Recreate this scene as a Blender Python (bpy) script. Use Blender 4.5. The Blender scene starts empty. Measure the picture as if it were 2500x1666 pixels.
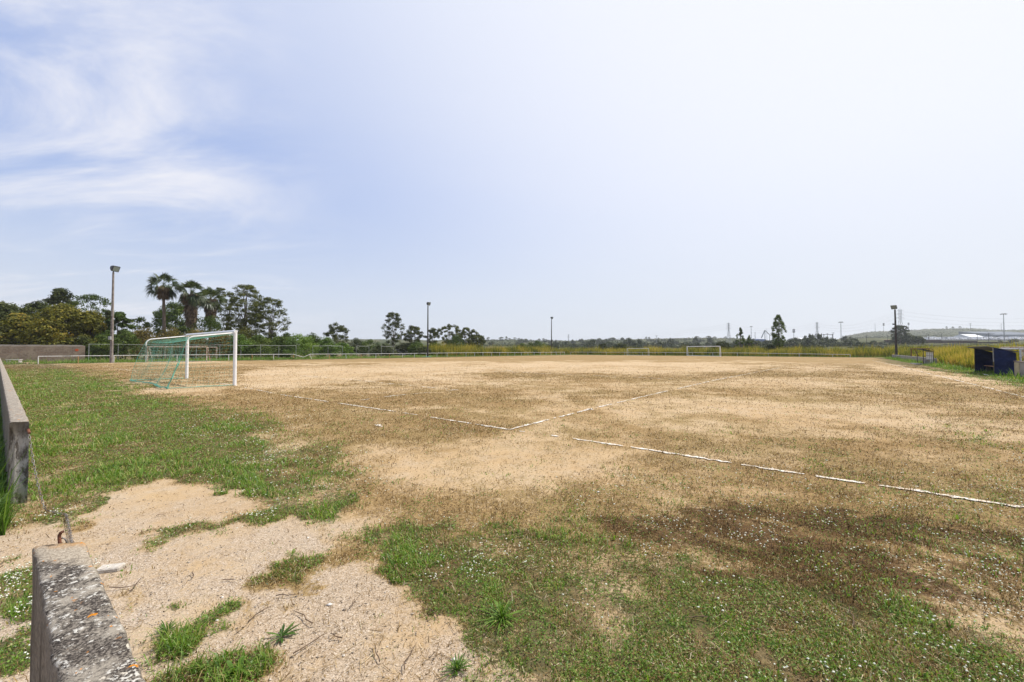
import bpy, math, random
import numpy as np
from mathutils import Vector, Matrix

# ------------------------------------------------------------------ camera
F, CX, CY = 972.2, 1250.0, 833.0          # reference picture: 2500 px wide, 14 mm lens
EYE = 1.66
PITCH = math.radians(1.25)
scene = bpy.context.scene
col = scene.collection
cam_d = bpy.data.cameras.new('camera')
cam = bpy.data.objects.new('camera', cam_d)
col.objects.link(cam)
cam.location = (0, 0, EYE)
cam.rotation_euler = (math.radians(90) + PITCH, 0, 0)
cam_d.sensor_width = 36.0
cam_d.lens = 14.0
cam_d.clip_start = 0.02
cam_d.clip_end = 9000
scene.camera = cam

# ------------------------------------------------------------------ light
SUN_EL, SUN_AZ = math.radians(55), math.radians(64)      # azimuth clockwise from the view direction
sd = Vector((math.sin(SUN_AZ) * math.cos(SUN_EL), math.cos(SUN_AZ) * math.cos(SUN_EL), math.sin(SUN_EL)))
sun_d = bpy.data.lights.new('sun', 'SUN')
sun_d.energy = 4.8
sun_d.angle = math.radians(0.5)
sun_d.color = (1.0, 0.955, 0.88)
sun = bpy.data.objects.new('sun', sun_d)
col.objects.link(sun)
sun.rotation_euler = (-sd).to_track_quat('-Z', 'Y').to_euler()
sun.location = (60, 20, 90)

scene.view_settings.view_transform = 'Standard'
scene.view_settings.look = 'None'
scene.view_settings.exposure = 0.0
scene.view_settings.gamma = 1.0

def nd(nt, kind, **kw):
    n = nt.nodes.new(kind)
    for k, v in kw.items():
        if k.startswith('i_'):
            n.inputs[k[2:].replace('_', ' ')].default_value = v
        elif k[0] == 'n' and k[1:].isdigit():
            n.inputs[int(k[1:])].default_value = v
        else:
            setattr(n, k, v)
    return n

def math_n(nt, op, a, b=None, clamp=False):
    n = nt.nodes.new('ShaderNodeMath'); n.operation = op; n.use_clamp = clamp
    for i, v in enumerate((a, b)):
        if v is None: continue
        if isinstance(v, (int, float)): n.inputs[i].default_value = v
        else: nt.links.new(v, n.inputs[i])
    return n.outputs[0]

def mix_c(nt, fac, a, b, mode='MIX'):
    n = nt.nodes.new('ShaderNodeMix'); n.data_type = 'RGBA'; n.blend_type = mode
    for idx, v in ((0, fac), (6, a), (7, b)):
        if isinstance(v, (int, float)): n.inputs[idx].default_value = v
        elif isinstance(v, tuple): n.inputs[idx].default_value = v if len(v) == 4 else (*v, 1)
        else: nt.links.new(v, n.inputs[idx])
    return n.outputs[2]

def sstep(nt, v, lo, hi, a=0.0, b=1.0):
    n = nt.nodes.new('ShaderNodeMapRange'); n.interpolation_type = 'SMOOTHSTEP'
    nt.links.new(v, n.inputs[0])
    n.inputs[1].default_value = lo; n.inputs[2].default_value = hi
    n.inputs[3].default_value = a; n.inputs[4].default_value = b
    return n.outputs[0]

# ------------------------------------------------------------------ sky
world = bpy.data.worlds.new('World')
scene.world = world
world.use_nodes = True
wt = world.node_tree
wt.nodes.clear()
wout = wt.nodes.new('ShaderNodeOutputWorld')
bg = wt.nodes.new('ShaderNodeBackground')
bg.inputs['Strength'].default_value = 0.13
sky = wt.nodes.new('ShaderNodeTexSky')
sky.sky_type = 'NISHITA'
sky.sun_disc = False
sky.sun_elevation = SUN_EL
sky.sun_rotation = SUN_AZ
sky.air_density = 1.0
sky.dust_density = 2.2
sky.ozone_density = 2.0
tc = wt.nodes.new('ShaderNodeTexCoord')
sep = wt.nodes.new('ShaderNodeSeparateXYZ'); wt.links.new(tc.outputs['Generated'], sep.inputs[0])
X, Y, Z = sep.outputs
zc = math_n(wt, 'MAXIMUM', Z, 0.0)
zz = math_n(wt, 'ADD', zc, 0.16)
cu = math_n(wt, 'DIVIDE', X, zz)
cv = math_n(wt, 'DIVIDE', Y, zz)
comb = wt.nodes.new('ShaderNodeCombineXYZ')
wt.links.new(cu, comb.inputs[0]); wt.links.new(cv, comb.inputs[1])
mapn = wt.nodes.new('ShaderNodeMapping')
mapn.inputs['Rotation'].default_value = (0, 0, math.radians(28))
mapn.inputs['Scale'].default_value = (0.75, 1.55, 1)
mapn.inputs['Location'].default_value = (0.4, 1.2, 0)
wt.links.new(comb.outputs[0], mapn.inputs[0])
n1 = nd(wt, 'ShaderNodeTexNoise', i_Scale=1.1, i_Detail=11.0, i_Roughness=0.60, i_Distortion=0.55)
wt.links.new(mapn.outputs[0], n1.inputs['Vector'])
n2 = nd(wt, 'ShaderNodeTexNoise', i_Scale=0.55, i_Detail=2.0, i_Roughness=0.5)
wt.links.new(comb.outputs[0], n2.inputs['Vector'])
# cirrus gathers towards the west (left of the view), thins out to the east
west = sstep(wt, math_n(wt, 'DIVIDE', X, math_n(wt, 'ADD', math_n(wt, 'ABSOLUTE', Y), 0.05)), -0.35, -0.85)
wisp = math_n(wt, 'ADD', n1.outputs[0], math_n(wt, 'MULTIPLY', n2.outputs[0], 0.35))
wisp = sstep(wt, wisp, 0.58, 0.90)
cloud = math_n(wt, 'MULTIPLY', wisp, math_n(wt, 'ADD', math_n(wt, 'MULTIPLY', west, 0.9), 0.05))
# thin veil of high cloud round the sun
dot = nd(wt, 'ShaderNodeVectorMath', operation='DOT_PRODUCT'); wt.links.new(tc.outputs['Generated'], dot.inputs[0])
dot.inputs[1].default_value = sd
veil = sstep(wt, dot.outputs['Value'], 0.0, 0.98, 0.0, 1.0)
VEIL_LINK = veil
thin = mix_c(wt, 0.6, sky.outputs[0], (3.4, 4.55, 7.9))          # even high haze over the clear sky
c0 = mix_c(wt, math_n(wt, 'MULTIPLY', veil, 0.95), thin, (7.35, 7.5, 8.0))
low = sstep(wt, Z, 0.40, 0.0)
c1 = mix_c(wt, math_n(wt, 'MULTIPLY', low, 0.78), c0, (6.1, 6.45, 6.85))
c2 = mix_c(wt, cloud, c1, (7.1, 7.1, 7.5))
wt.links.new(c2, bg.inputs[0])
wt.links.new(bg.outputs[0], wout.inputs[0])

# ------------------------------------------------------------------ helpers
CP, SP = math.cos(PITCH), math.sin(PITCH)
rnd = random.Random(11)
RNG = np.random.default_rng(7)

def ray(px, py):
    a = (px - CX) / F; b = (CY - py) / F
    return Vector((a, CP - b * SP, SP + b * CP))

def gp(px, py, z=0.0):
    d = ray(px, py); t = (z - EYE) / d.z
    return Vector((d.x * t, d.y * t, z))

def at(px, py, depth):
    d = ray(px, py); t = depth / d.y
    return Vector((d.x * t, depth, EYE + d.z * t))

def gx(px, depth, z=0.0):
    p = at(px, 856, depth); return Vector((p.x, depth, z))

def zt(py, depth): return at(1250, py, depth).z

def tag(o, label=None, cat=None, group=None, kind=None):
    if label: o['label'] = label
    if cat: o['category'] = cat
    if group: o['group'] = group
    if kind: o['kind'] = kind
    return o

def empty(name, loc=(0, 0, 0), rz=0.0):
    o = bpy.data.objects.new(name, None)
    o.empty_display_size = 0.2
    o.location = loc; o.rotation_euler = (0, 0, rz)
    col.objects.link(o)
    return o

def link(name, me, mat, parent=None, world_space=False):
    if mat is not None:
        for m in (mat if isinstance(mat, (list, tuple)) else [mat]): me.materials.append(m)
    o = bpy.data.objects.new(name, me)
    col.objects.link(o)
    if parent is not None:
        o.parent = parent
        if world_space:
            o.location = -Vector(parent.location)
    return o

def copy_tree(o, parent=None):
    c = o.copy(); col.objects.link(c); c.parent = parent
    for ch in o.children: copy_tree(ch, c)
    return c

class MB:
    def __init__(s): s.v = []; s.f = []; s.m = []; s.mi = 0
    def add(s, vs, fs):
        b = len(s.v); s.v.extend([tuple(v) for v in vs])
        for f in fs: s.f.append(tuple(i + b for i in f)); s.m.append(s.mi)
    def box(s, c, size, rz=0.0, rx=0.0, ry=0.0, bev=0.0):
        M = Matrix.Translation(c) @ Matrix.Rotation(rz, 4, 'Z') @ Matrix.Rotation(ry, 4, 'Y') @ Matrix.Rotation(rx, 4, 'X')
        hx, hy, hz = (d / 2 for d in size)
        if bev <= 0:
            vs = [M @ Vector((x, y, z)) for z in (-hz, hz) for x, y in ((-hx, -hy), (hx, -hy), (hx, hy), (-hx, hy))]
            s.add(vs, [(3, 2, 1, 0), (4, 5, 6, 7), (0, 1, 5, 4), (1, 2, 6, 5), (2, 3, 7, 6), (3, 0, 4, 7)])
        else:
            vs = []
            b = bev
            for z, k in ((-hz, b), (-hz + b, 0), (hz - b, 0), (hz, b)):
                X_, Y_ = hx - k, hy - k
                c_ = b if k == 0 else b * 0.4
                for x, y in ((-X_ + c_, -Y_), (X_ - c_, -Y_), (X_, -Y_ + c_), (X_, Y_ - c_), (X_ - c_, Y_), (-X_ + c_, Y_), (-X_, Y_ - c_), (-X_, -Y_ + c_)):
                    vs.append(M @ Vector((x, y, z)))
            fs = [tuple(range(7, -1, -1)), tuple(range(24, 32))]
            for r in range(3):
                for i in range(8):
                    j = (i + 1) % 8
                    fs.append((r * 8 + i, r * 8 + j, r * 8 + 8 + j, r * 8 + 8 + i))
            s.add(vs, fs)
    def tube(s, pts, rad, n=8, cap=True):
        pts = [Vector(p) for p in pts]
        if not isinstance(rad, (list, tuple)): rad = [rad] * len(pts)
        vs = []; fs = []
        up = Vector((0, 0, 1))
        t0 = (pts[1] - pts[0]).normalized()
        a = t0.cross(up)
        if a.length < 1e-3: a = t0.cross(Vector((1, 0, 0)))
        a.normalize()
        for i, p in enumerate(pts):
            t = (pts[min(i + 1, len(pts) - 1)] - pts[max(i - 1, 0)])
            if t.length < 1e-9: t = t0
            t.normalize()
            a = (a - t * a.dot(t))
            if a.length < 1e-6: a = t.orthogonal()
            a.normalize()
            b = t.cross(a)
            for k in range(n):
                w = 2 * math.pi * k / n
                vs.append(p + (a * math.cos(w) + b * math.sin(w)) * rad[i])
        for i in range(len(pts) - 1):
            for k in range(n):
                k2 = (k + 1) % n
                fs.append((i * n + k, i * n + k2, (i + 1) * n + k2, (i + 1) * n + k))
        if cap and n > 2:
            fs.append(tuple(range(n - 1, -1, -1)))
            fs.append(tuple(range((len(pts) - 1) * n, len(pts) * n)))
        s.add(vs, fs)
    def build(s, name, mat, parent=None, smooth=False, world_space=False):
        me = bpy.data.meshes.new(name)
        me.from_pydata(s.v, [], s.f)
        if any(s.m): me.polygons.foreach_set('material_index', s.m)
        if smooth: me.polygons.foreach_set('use_smooth', [True] * len(me.polygons))
        me.update()
        return link(name, me, mat, parent, world_space)

def np_mesh(name, verts, faces, mat, attrs=None, parent=None, world_space=False, smooth=False):
    """faces: list of (M,k) int arrays"""
    me = bpy.data.meshes.new(name)
    verts = np.ascontiguousarray(verts, dtype=np.float32)
    me.vertices.add(len(verts)); me.vertices.foreach_set('co', verts.ravel())
    loops = np.concatenate([f.ravel() for f in faces]).astype(np.int32)
    sizes = np.concatenate([np.full(len(f), f.shape[1], np.int32) for f in faces])
    starts = np.concatenate([[0], np.cumsum(sizes)[:-1]]).astype(np.int32)
    me.loops.add(len(loops)); me.loops.foreach_set('vertex_index', loops)
    me.polygons.add(len(sizes)); me.polygons.foreach_set('loop_start', starts)
    try: me.polygons.foreach_set('loop_total', sizes)
    except Exception: pass
    if smooth: me.polygons.foreach_set('use_smooth', np.ones(len(sizes), bool))
    for k, a in (attrs or {}).items():
        at_ = me.attributes.new(k, 'FLOAT', 'POINT'); at_.data.foreach_set('value', np.ascontiguousarray(a, np.float32))
    me.update(calc_edges=True)
    return link(name, me, mat, parent, world_space)

def _hash(ix, iy, seed):
    h = (ix.astype(np.int64) * 374761393 + iy.astype(np.int64) * 668265263 + seed * 982451653) & 0xffffffff
    h = ((h ^ (h >> 13)) * 1274126177) & 0xffffffff
    h = (h ^ (h >> 16)) & 0xffffffff
    return h / 4294967295.0

def vnoise(x, y, seed=0):
    xi = np.floor(x); yi = np.floor(y); fx = x - xi; fy = y - yi
    fx = fx * fx * (3 - 2 * fx); fy = fy * fy * (3 - 2 * fy)
    xi = xi.astype(np.int64); yi = yi.astype(np.int64)
    a = _hash(xi, yi, seed); b = _hash(xi + 1, yi, seed); c = _hash(xi, yi + 1, seed); d = _hash(xi + 1, yi + 1, seed)
    return (a * (1 - fx) + b * fx) * (1 - fy) + (c * (1 - fx) + d * fx) * fy

def fbm(x, y, seed=0, o=4, g=0.5):
    s = 0; w = 1; t = 0
    for i in range(o):
        s = s + w * vnoise(x * 2 ** i + 17.3 * i, y * 2 ** i - 9.1 * i, seed + i); t += w; w *= g
    return s / t

def ss(x, a, b):
    t = np.clip((x - a) / (b - a), 0, 1); return t * t * (3 - 2 * t)

# ------------------------------------------------------------------ materials
def new_mat(name):
    m = bpy.data.materials.new(name); m.use_nodes = True
    nt = m.node_tree
    b = nt.nodes['Principled BSDF']
    return m, nt, b

def mat_basic(name, c1, c2=None, rough=0.7, scale=6.0, metal=0.0, bump=0.0, spec=0.4, bscale=None, detail=5.0, lo=0.35, hi=0.65, coords='Object'):
    m, nt, b = new_mat(name)
    b.inputs['Roughness'].default_value = rough
    b.inputs['Metallic'].default_value = metal
    b.inputs['Specular IOR Level'].default_value = spec
    c2 = c2 or tuple(x * 0.75 for x in c1)
    tcn = nt.nodes.new('ShaderNodeTexCoord')
    n = nd(nt, 'ShaderNodeTexNoise', i_Scale=scale, i_Detail=detail, i_Roughness=0.6)
    nt.links.new(tcn.outputs[coords], n.inputs['Vector'])
    f = sstep(nt, n.outputs[0], lo, hi)
    nt.links.new(mix_c(nt, f, c2, c1), b.inputs['Base Color'])
    if bump:
        bn = nd(nt, 'ShaderNodeBump', i_Strength=bump, i_Distance=0.02)
        n2_ = nd(nt, 'ShaderNodeTexNoise', i_Scale=bscale or scale * 4, i_Detail=6.0)
        nt.links.new(tcn.outputs[coords], n2_.inputs['Vector'])
        nt.links.new(n2_.outputs[0], bn.inputs['Height'])
        nt.links.new(bn.outputs[0], b.inputs['Normal'])
    return m

def mat_leaf(name, stops, trans=0.3, rough=0.6, spec=0.15, tcol=1.4):
    """colour from the per-leaf 'tint' attribute through a ramp"""
    m, nt, b = new_mat(name)
    a = nd(nt, 'ShaderNodeAttribute', attribute_name='tint')
    r = nt.nodes.new('ShaderNodeValToRGB')
    els = r.color_ramp.elements
    while len(els) < len(stops): els.new(0.5)
    for e, (p, c) in zip(els, stops): e.position = p; e.color = (*c, 1)
    nt.links.new(a.outputs['Fac'], r.inputs[0])
    b.inputs['Roughness'].default_value = rough
    b.inputs['Specular IOR Level'].default_value = spec
    nt.links.new(r.outputs[0], b.inputs['Base Color'])
    tr = nt.nodes.new('ShaderNodeBsdfTranslucent')
    nt.links.new(mix_c(nt, 1.0, r.outputs[0], (tcol, tcol * 1.05, tcol * 0.5), 'MULTIPLY'), tr.inputs[0])
    mx = nt.nodes.new('ShaderNodeMixShader'); mx.inputs[0].default_value = trans
    nt.links.new(b.outputs[0], mx.inputs[1]); nt.links.new(tr.outputs[0], mx.inputs[2])
    nt.links.new(mx.outputs[0], nt.nodes['Material Output'].inputs[0])
    return m

M = {}
M['leaf_dark'] = mat_leaf('leaf_dark', [(0, (.026, .034, .009)), (.5, (.060, .074, .015)), (1, (.135, .145, .03))], .16)
M['leaf_mid'] = mat_leaf('leaf_mid', [(0, (.034, .055, .011)), (.5, (.078, .118, .02)), (1, (.165, .21, .04))], .28)
M['leaf_olive'] = mat_leaf('leaf_olive', [(0, (.040, .045, .010)), (.45, (.13, .13, .020)), (.8, (.26, .22, .030)), (1, (.36, .24, .045))], .28)
M['leaf_bright'] = mat_leaf('leaf_bright', [(0, (.05, .095, .018)), (.5, (.11, .18, .03)), (1, (.21, .29, .06))], .32)
M['leaf_ochre'] = mat_leaf('leaf_ochre', [(0, (.07, .06, .018)), (.5, (.17, .135, .035)), (1, (.30, .21, .055))], .25)
M['leaf_far'] = mat_leaf('leaf_far', [(0, (.028, .040, .016)), (.5, (.052, .068, .025)), (1, (.10, .115, .045))], .15)
M['palm'] = mat_leaf('palm', [(0, (.025, .04, .014)), (.6, (.06, .085, .028)), (1, (.16, .18, .08))], .2, rough=.4, spec=.4)
M['palm_dead'] = mat_leaf('palm_dead', [(0, (.06, .04, .025)), (.5, (.15, .105, .065)), (1, (.30, .23, .15))], .1)
M['reed'] = mat_leaf('reed', [(0, (.05, .07, .012)), (.4, (.20, .20, .028)), (.75, (.40, .32, .05)), (1, (.52, .36, .11))], .35)
M['grass'] = mat_leaf('grass', [(0, (.035, .075, .010)), (.4, (.10, .20, .020)), (.72, (.20, .31, .045)), (.88, (.28, .31, .085)), (1, (.44, .35, .16))], .34, spec=.35, rough=.45)
M['dry'] = mat_leaf('dry', [(0, (.042, .024, .010)), (.4, (.165, .098, .034)), (.75, (.35, .235, .095)), (1, (.68, .57, .40))], .2)
M['bark'] = mat_basic('bark', (.13, .10, .075), (.06, .045, .035), .9, 5, bump=.6)
M['white_paint'] = mat_basic('white_paint', (.80, .80, .80), (.68, .67, .66), .4, 3, lo=.3, hi=.5)
M['old_white'] = mat_basic('old_white', (.70, .69, .66), (.42, .36, .30), .55, 9, lo=.3, hi=.55)
M['rust_white'] = mat_basic('rust_white', (.62, .55, .48), (.34, .17, .09), .65, 5, lo=.38, hi=.6)
M['orange_paint'] = mat_basic('orange_paint', (.55, .27, .07), (.42, .22, .09), .6, 5)
M['galv'] = mat_basic('galv', (.42, .43, .43), (.28, .28, .28), .5, 8, metal=.4)
M['steel_far'] = mat_basic('steel_far', (.34, .35, .36), (.27, .28, .29), .6, 2)
M['dark_metal'] = mat_basic('dark_metal', (.055, .058, .06), (.03, .03, .03), .55, 6)
M['rust'] = mat_basic('rust', (.20, .075, .035), (.09, .035, .02), .8, 40, bump=.5)
M['pole_concrete'] = mat_basic('pole_concrete', (.27, .24, .215), (.15, .125, .11), .9, 3, bump=.3)
M['pole_dark'] = mat_basic('pole_dark', (.075, .062, .05), (.035, .028, .022), .9, 3, bump=.4)
M['net'] = mat_basic('net', (.15, .42, .32), (.11, .35, .26), .6, 4)
M['asphalt_roof'] = mat_basic('asphalt_roof', (.15, .17, .20), (.12, .14, .17), .8, .05, spec=.1)

def mat_glass(name):
    m, nt, b = new_mat(name)
    b.inputs['Base Color'].default_value = (.17, .215, .21, 1)
    b.inputs['Roughness'].default_value = .12
    b.inputs['Specular IOR Level'].default_value = .8
    return m
M['lamp_glass'] = mat_glass('lamp_glass')

# ------------------------------------------------------------------ pitch frame
TH = math.radians(38.3)
U = Vector((math.sin(TH), math.cos(TH), 0))       # along the pitch, away from the near goal
V = Vector((math.cos(TH), -math.sin(TH), 0))      # along the goal line, towards the right
PA = gp(455.9, 924.9)                             # foot of the far post of the near goal
PB = gp(572.7, 941.8)                             # foot of the near post
GV = (PB - PA).normalized()
GC = (PA + PB) / 2
SRC = {}

def line_hit(px, P0, d):
    """ground point where the vertical plane through picture column px crosses the line P0 + t d"""
    k = (px - CX) / F / CP
    # x = k*y (pitch small)
    t = (k * P0.y - P0.x) / (d.x - k * d.y)
    return P0 + d * t, t

RAIL0 = gp(94.5, 888.9)
RAILC = gx(1390, 133)
RD = (RAILC - RAIL0).normalized()
RN = Vector((-RD.y, RD.x, 0))                      # away from the pitch
FAR0 = gx(1393, 133)
FD = V.copy()
WALL0 = gp(2177.6, 875.4)                          # far low wall by the dugouts
WALL1 = gp(2281.7, 891.5)
WD = (WALL0 - WALL1).normalized()
WN = Vector((WD.y, -WD.x, 0))                      # away from the pitch (to the right)

# ------------------------------------------------------------------ ground cover fields
def in_poly(px, py, poly):
    n = len(poly); inside = np.zeros(px.shape, bool)
    j = n - 1
    for i in range(n):
        xi, yi = poly[i]; xj, yj = poly[j]
        if yi != yj:
            c = ((yi > py) != (yj > py)) & (px < (xj - xi) * (py - yi) / (yj - yi) + xi)
            inside ^= c
        j = i
    return inside

GREEN = [
    (.95, [(-400, 880), (120, 884), (200, 915), (330, 960), (470, 1010), (620, 1050), (690, 1090), (690, 1150), (640, 1205), (520, 1178), (430, 1186), (330, 1180), (225, 1205), (170, 1245), (-400, 1262)]),
    (.42, [(120, 884), (240, 905), (420, 960), (640, 1010), (820, 1085), (900, 1150), (860, 1240), (760, 1300), (640, 1215), (600, 1150), (400, 1020)]),
    (1.4, [(300, 1322), (345, 1298), (430, 1282), (560, 1262), (660, 1240), (690, 1250), (680, 1268), (560, 1285), (430, 1306), (330, 1334)]),
    (.85, [(580, 1185), (760, 1180), (900, 1235), (830, 1285), (775, 1300), (700, 1262), (640, 1222)]),
    (1.4, [(663, 1397), (690, 1375), (800, 1344), (808, 1356), (765, 1380), (690, 1403)]),
    (1.3, [(360, 1568), (395, 1530), (480, 1497), (570, 1486), (540, 1518), (470, 1545), (420, 1572)]),
    (.6, [(365, 1666), (360, 1600), (440, 1612), (520, 1600), (600, 1660), (600, 1760), (365, 1760)]),
    (.95, [(895, 1345), (960, 1338), (1080, 1345), (1210, 1375), (1400, 1425), (1560, 1440), (1640, 1500), (1760, 1490), (1880, 1540), (1990, 1560), (2080, 1640), (2100, 1800), (1350, 1800), (1290, 1666), (1200, 1590), (1110, 1540), (1060, 1490), (990, 1445), (950, 1390)]),
    (.62, [(830, 1300), (1000, 1275), (1400, 1300), (1900, 1420), (2600, 1560), (2900, 1900), (1200, 1900), (1090, 1600), (1000, 1450), (900, 1350)]),
    (.75, [(1530, 1390), (1600, 1380), (1640, 1405), (1600, 1430), (1540, 1420)]),
    (.7, [(2060, 1600), (2300, 1560), (2600, 1600), (2600, 1900), (2060, 1900)]),
    (.16, [(1300, 1180), (2700, 1130), (2700, 1600), (1900, 1420), (1300, 1300)]),
    (.9, [(-300, 1264), (60, 1262), (130, 1240), (225, 1233), (205, 1260), (120, 1285), (-300, 1305)]),
    (.9, [(-300, 1385), (60, 1370), (90, 1365), (240, 1372), (320, 1360), (325, 1375), (240, 1392), (100, 1520), (-300, 1525)]),
    (.8, [(-300, 1590), (90, 1560), (100, 1900), (-300, 1900)]),
    (.8, [(2130, 878), (2240, 888), (2330, 905), (2440, 918), (2600, 930), (2600, 962), (2440, 935), (2300, 908), (2170, 888)]),
]
TRACK = [
    (.95, [(190, 1232), (240, 1208), (330, 1192), (430, 1196), (520, 1184), (580, 1192), (625, 1213), (560, 1262), (430, 1280), (330, 1296), (290, 1325), (420, 1312), (560, 1290), (690, 1272), (720, 1268), (770, 1296), (810, 1340), (690, 1370), (640, 1400), (700, 1450), (600, 1470), (440, 1500), (380, 1550), (300, 1500), (180, 1330)]),
    (.8, [(-300, 1305), (120, 1288), (200, 1300), (260, 1500), (600, 1500), (760, 1400), (900, 1380), (960, 1440), (1050, 1530), (1130, 1590), (1200, 1680), (1250, 1800), (650, 1800), (600, 1650), (500, 1580), (300, 1700), (-300, 1590)]),
    (.8, [(780, 1300), (830, 1275), (910, 1265), (900, 1290), (830, 1310)]),
]
BARE = [
    (.75, [(900, 1130), (1050, 1085), (1240, 1055), (1500, 1075), (1640, 1110), (1500, 1140), (1330, 1190), (1180, 1210), (1000, 1170)]),
    (.55, [(1050, 1000), (1300, 985), (1800, 960), (2300, 1000), (2200, 1060), (1700, 1070), (1300, 1050)]),
    (.6, [(2000, 1090), (2250, 1085), (2400, 1140), (2480, 1160), (2440, 1175), (2250, 1130)]),
    (.75, [(560, 930), (640, 900), (1000, 890), (1500, 884), (1900, 893), (1700, 915), (1200, 910), (850, 930), (640, 950)]),
    (.5, [(1000, 925), (1600, 930), (2100, 920), (2300, 935), (2000, 950), (1300, 960)]),
    (.7, [(2100, 888), (2260, 902), (2420, 930), (2500, 950), (2480, 962), (2300, 930), (2130, 900)]),
    (.8, [(930, 1195), (1180, 1082), (1400, 1000), (1412, 1006), (1192, 1094), (960, 1208)]),
    (.8, [(1330, 1188), (1480, 1105), (1640, 1030), (1655, 1034), (1500, 1112), (1360, 1196)]),
    (.6, [(1040, 1130), (1220, 1060), (1500, 1005), (1505, 1011), (1235, 1070), (1060, 1140)]),
    (.9, [(275, 935), (330, 928), (355, 935), (330, 942), (285, 942)]),
    (.85, [(340, 950), (450, 943), (580, 948), (560, 960), (450, 965)]),
    (.85, [(515, 982), (560, 980), (565, 986), (520, 990)]),
    (.7, [(1600, 1190), (1700, 1180), (1690, 1200), (1620, 1205)]),
    (.7, [(1550, 1215), (1600, 1210), (1590, 1222), (1555, 1224)]),
    (.7, [(2270, 1360), (2440, 1375), (2450, 1400), (2350, 1395)]),
    (.8, [(2040, 1480), (2130, 1480), (2180, 1510), (2120, 1525), (2050, 1505)]),
    (.8, [(2260, 1560), (2350, 1570), (2440, 1620), (2420, 1640), (2320, 1610)]),
    (.7, [(1760, 1355), (1800, 1365), (1790, 1385), (1760, 1375)]),
]
DRYB = [
    (.75, [(150, 890), (700, 884), (560, 925), (620, 950), (900, 985), (1100, 1010), (1000, 1060), (760, 1100), (500, 1020), (300, 950)]),
    (.6, [(800, 1000), (1100, 1040), (950, 1120), (1000, 1200), (900, 1260), (760, 1180), (700, 1090)]),
    (.65, [(1350, 1210), (1600, 1130), (2000, 1120), (2700, 1190), (2700, 1560), (1900, 1420), (1300, 1350), (900, 1330), (1000, 1260)]),
    (.55, [(1700, 1050), (2300, 1010), (2700, 1030), (2700, 1200), (2200, 1130)]),
    (.95, [(500, 872), (1000, 866), (1400, 863), (2100, 866), (2250, 890), (1700, 879), (1000, 883), (560, 886)]),
    (.72, [(1500, 905), (2200, 905), (2500, 975), (2600, 1030), (1900, 1000), (1450, 975)]),
    (.6, [(850, 935), (1300, 920), (1700, 920), (1900, 935), (1500, 950), (1050, 985)]),
    (.5, [(1900, 930), (2200, 920), (2500, 970), (2600, 1010), (2200, 990)]),
]
DARK = [
    (1.1, [(1700, 1330), (1900, 1300), (2150, 1330), (2500, 1370), (2700, 1400), (2700, 1530), (2350, 1490), (2200, 1500), (2000, 1440), (1850, 1420)]),
    (.85, [(1450, 1270), (1700, 1240), (2100, 1250), (2600, 1300), (2600, 1560), (2100, 1500), (1700, 1400), (1400, 1340)]),
]
FLOW = [
    (.9, [(560, 1130), (700, 1100), (860, 1150), (800, 1230), (690, 1240), (560, 1190), (420, 1190)]),
    (.45, [(420, 1020), (800, 1000), (1000, 1130), (940, 1260), (700, 1190)]),
    (1.0, [(900, 1345), (1000, 1320), (1200, 1340), (1350, 1400), (1150, 1420), (960, 1400)]),
    (.55, [(900, 1280), (1300, 1270), (2700, 1250), (2700, 1700), (1700, 1640), (1300, 1440)]),
    (1.2, [(-300, 1270), (60, 1262), (130, 1240), (225, 1233), (205, 1260), (120, 1285), (-300, 1305)]),
    (1.3, [(-300, 1385), (60, 1370), (90, 1365), (240, 1375), (320, 1360), (240, 1392), (100, 1520), (-300, 1525)]),
    (1.2, [(-300, 1590), (90, 1560), (100, 1900), (-300, 1900)]),
    (.8, [(300, 1322), (560, 1262), (690, 1245), (680, 1268), (430, 1306), (330, 1334)]),
    (.35, [(1400, 1150), (2700, 1130), (2700, 1300), (1400, 1260)]),
]

def to_px(x, y):
    y = np.maximum(y, 0.3)
    # exact for ground points: rotate into the camera
    cy_ = y * CP - EYE * SP; cz_ = -y * SP - EYE * CP
    cy_ = np.maximum(cy_, 0.15)
    return CX + F * x / cy_, CY - F * cz_ / cy_

OFFS = [(0, 0), (.09, .02), (-.09, -.02), (.03, -.07), (-.03, .07), (.07, .06), (-.07, -.06), (.14, -.02), (-.14, .02)]
def poly_field(px, py, polys, offs=OFFS, blur=.38):
    """patch map: every patch is soft at its rim"""
    tot = np.zeros(px.shape)
    s = np.maximum(py - 852, 2) * blur
    for ox, oy in offs:
        out = np.zeros(px.shape)
        qx = px + s * ox; qy = py + s * oy
        for d, p in polys: out = np.maximum(out, d * in_poly(qx, qy, p))
        tot += out
    return tot / len(offs)

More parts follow.
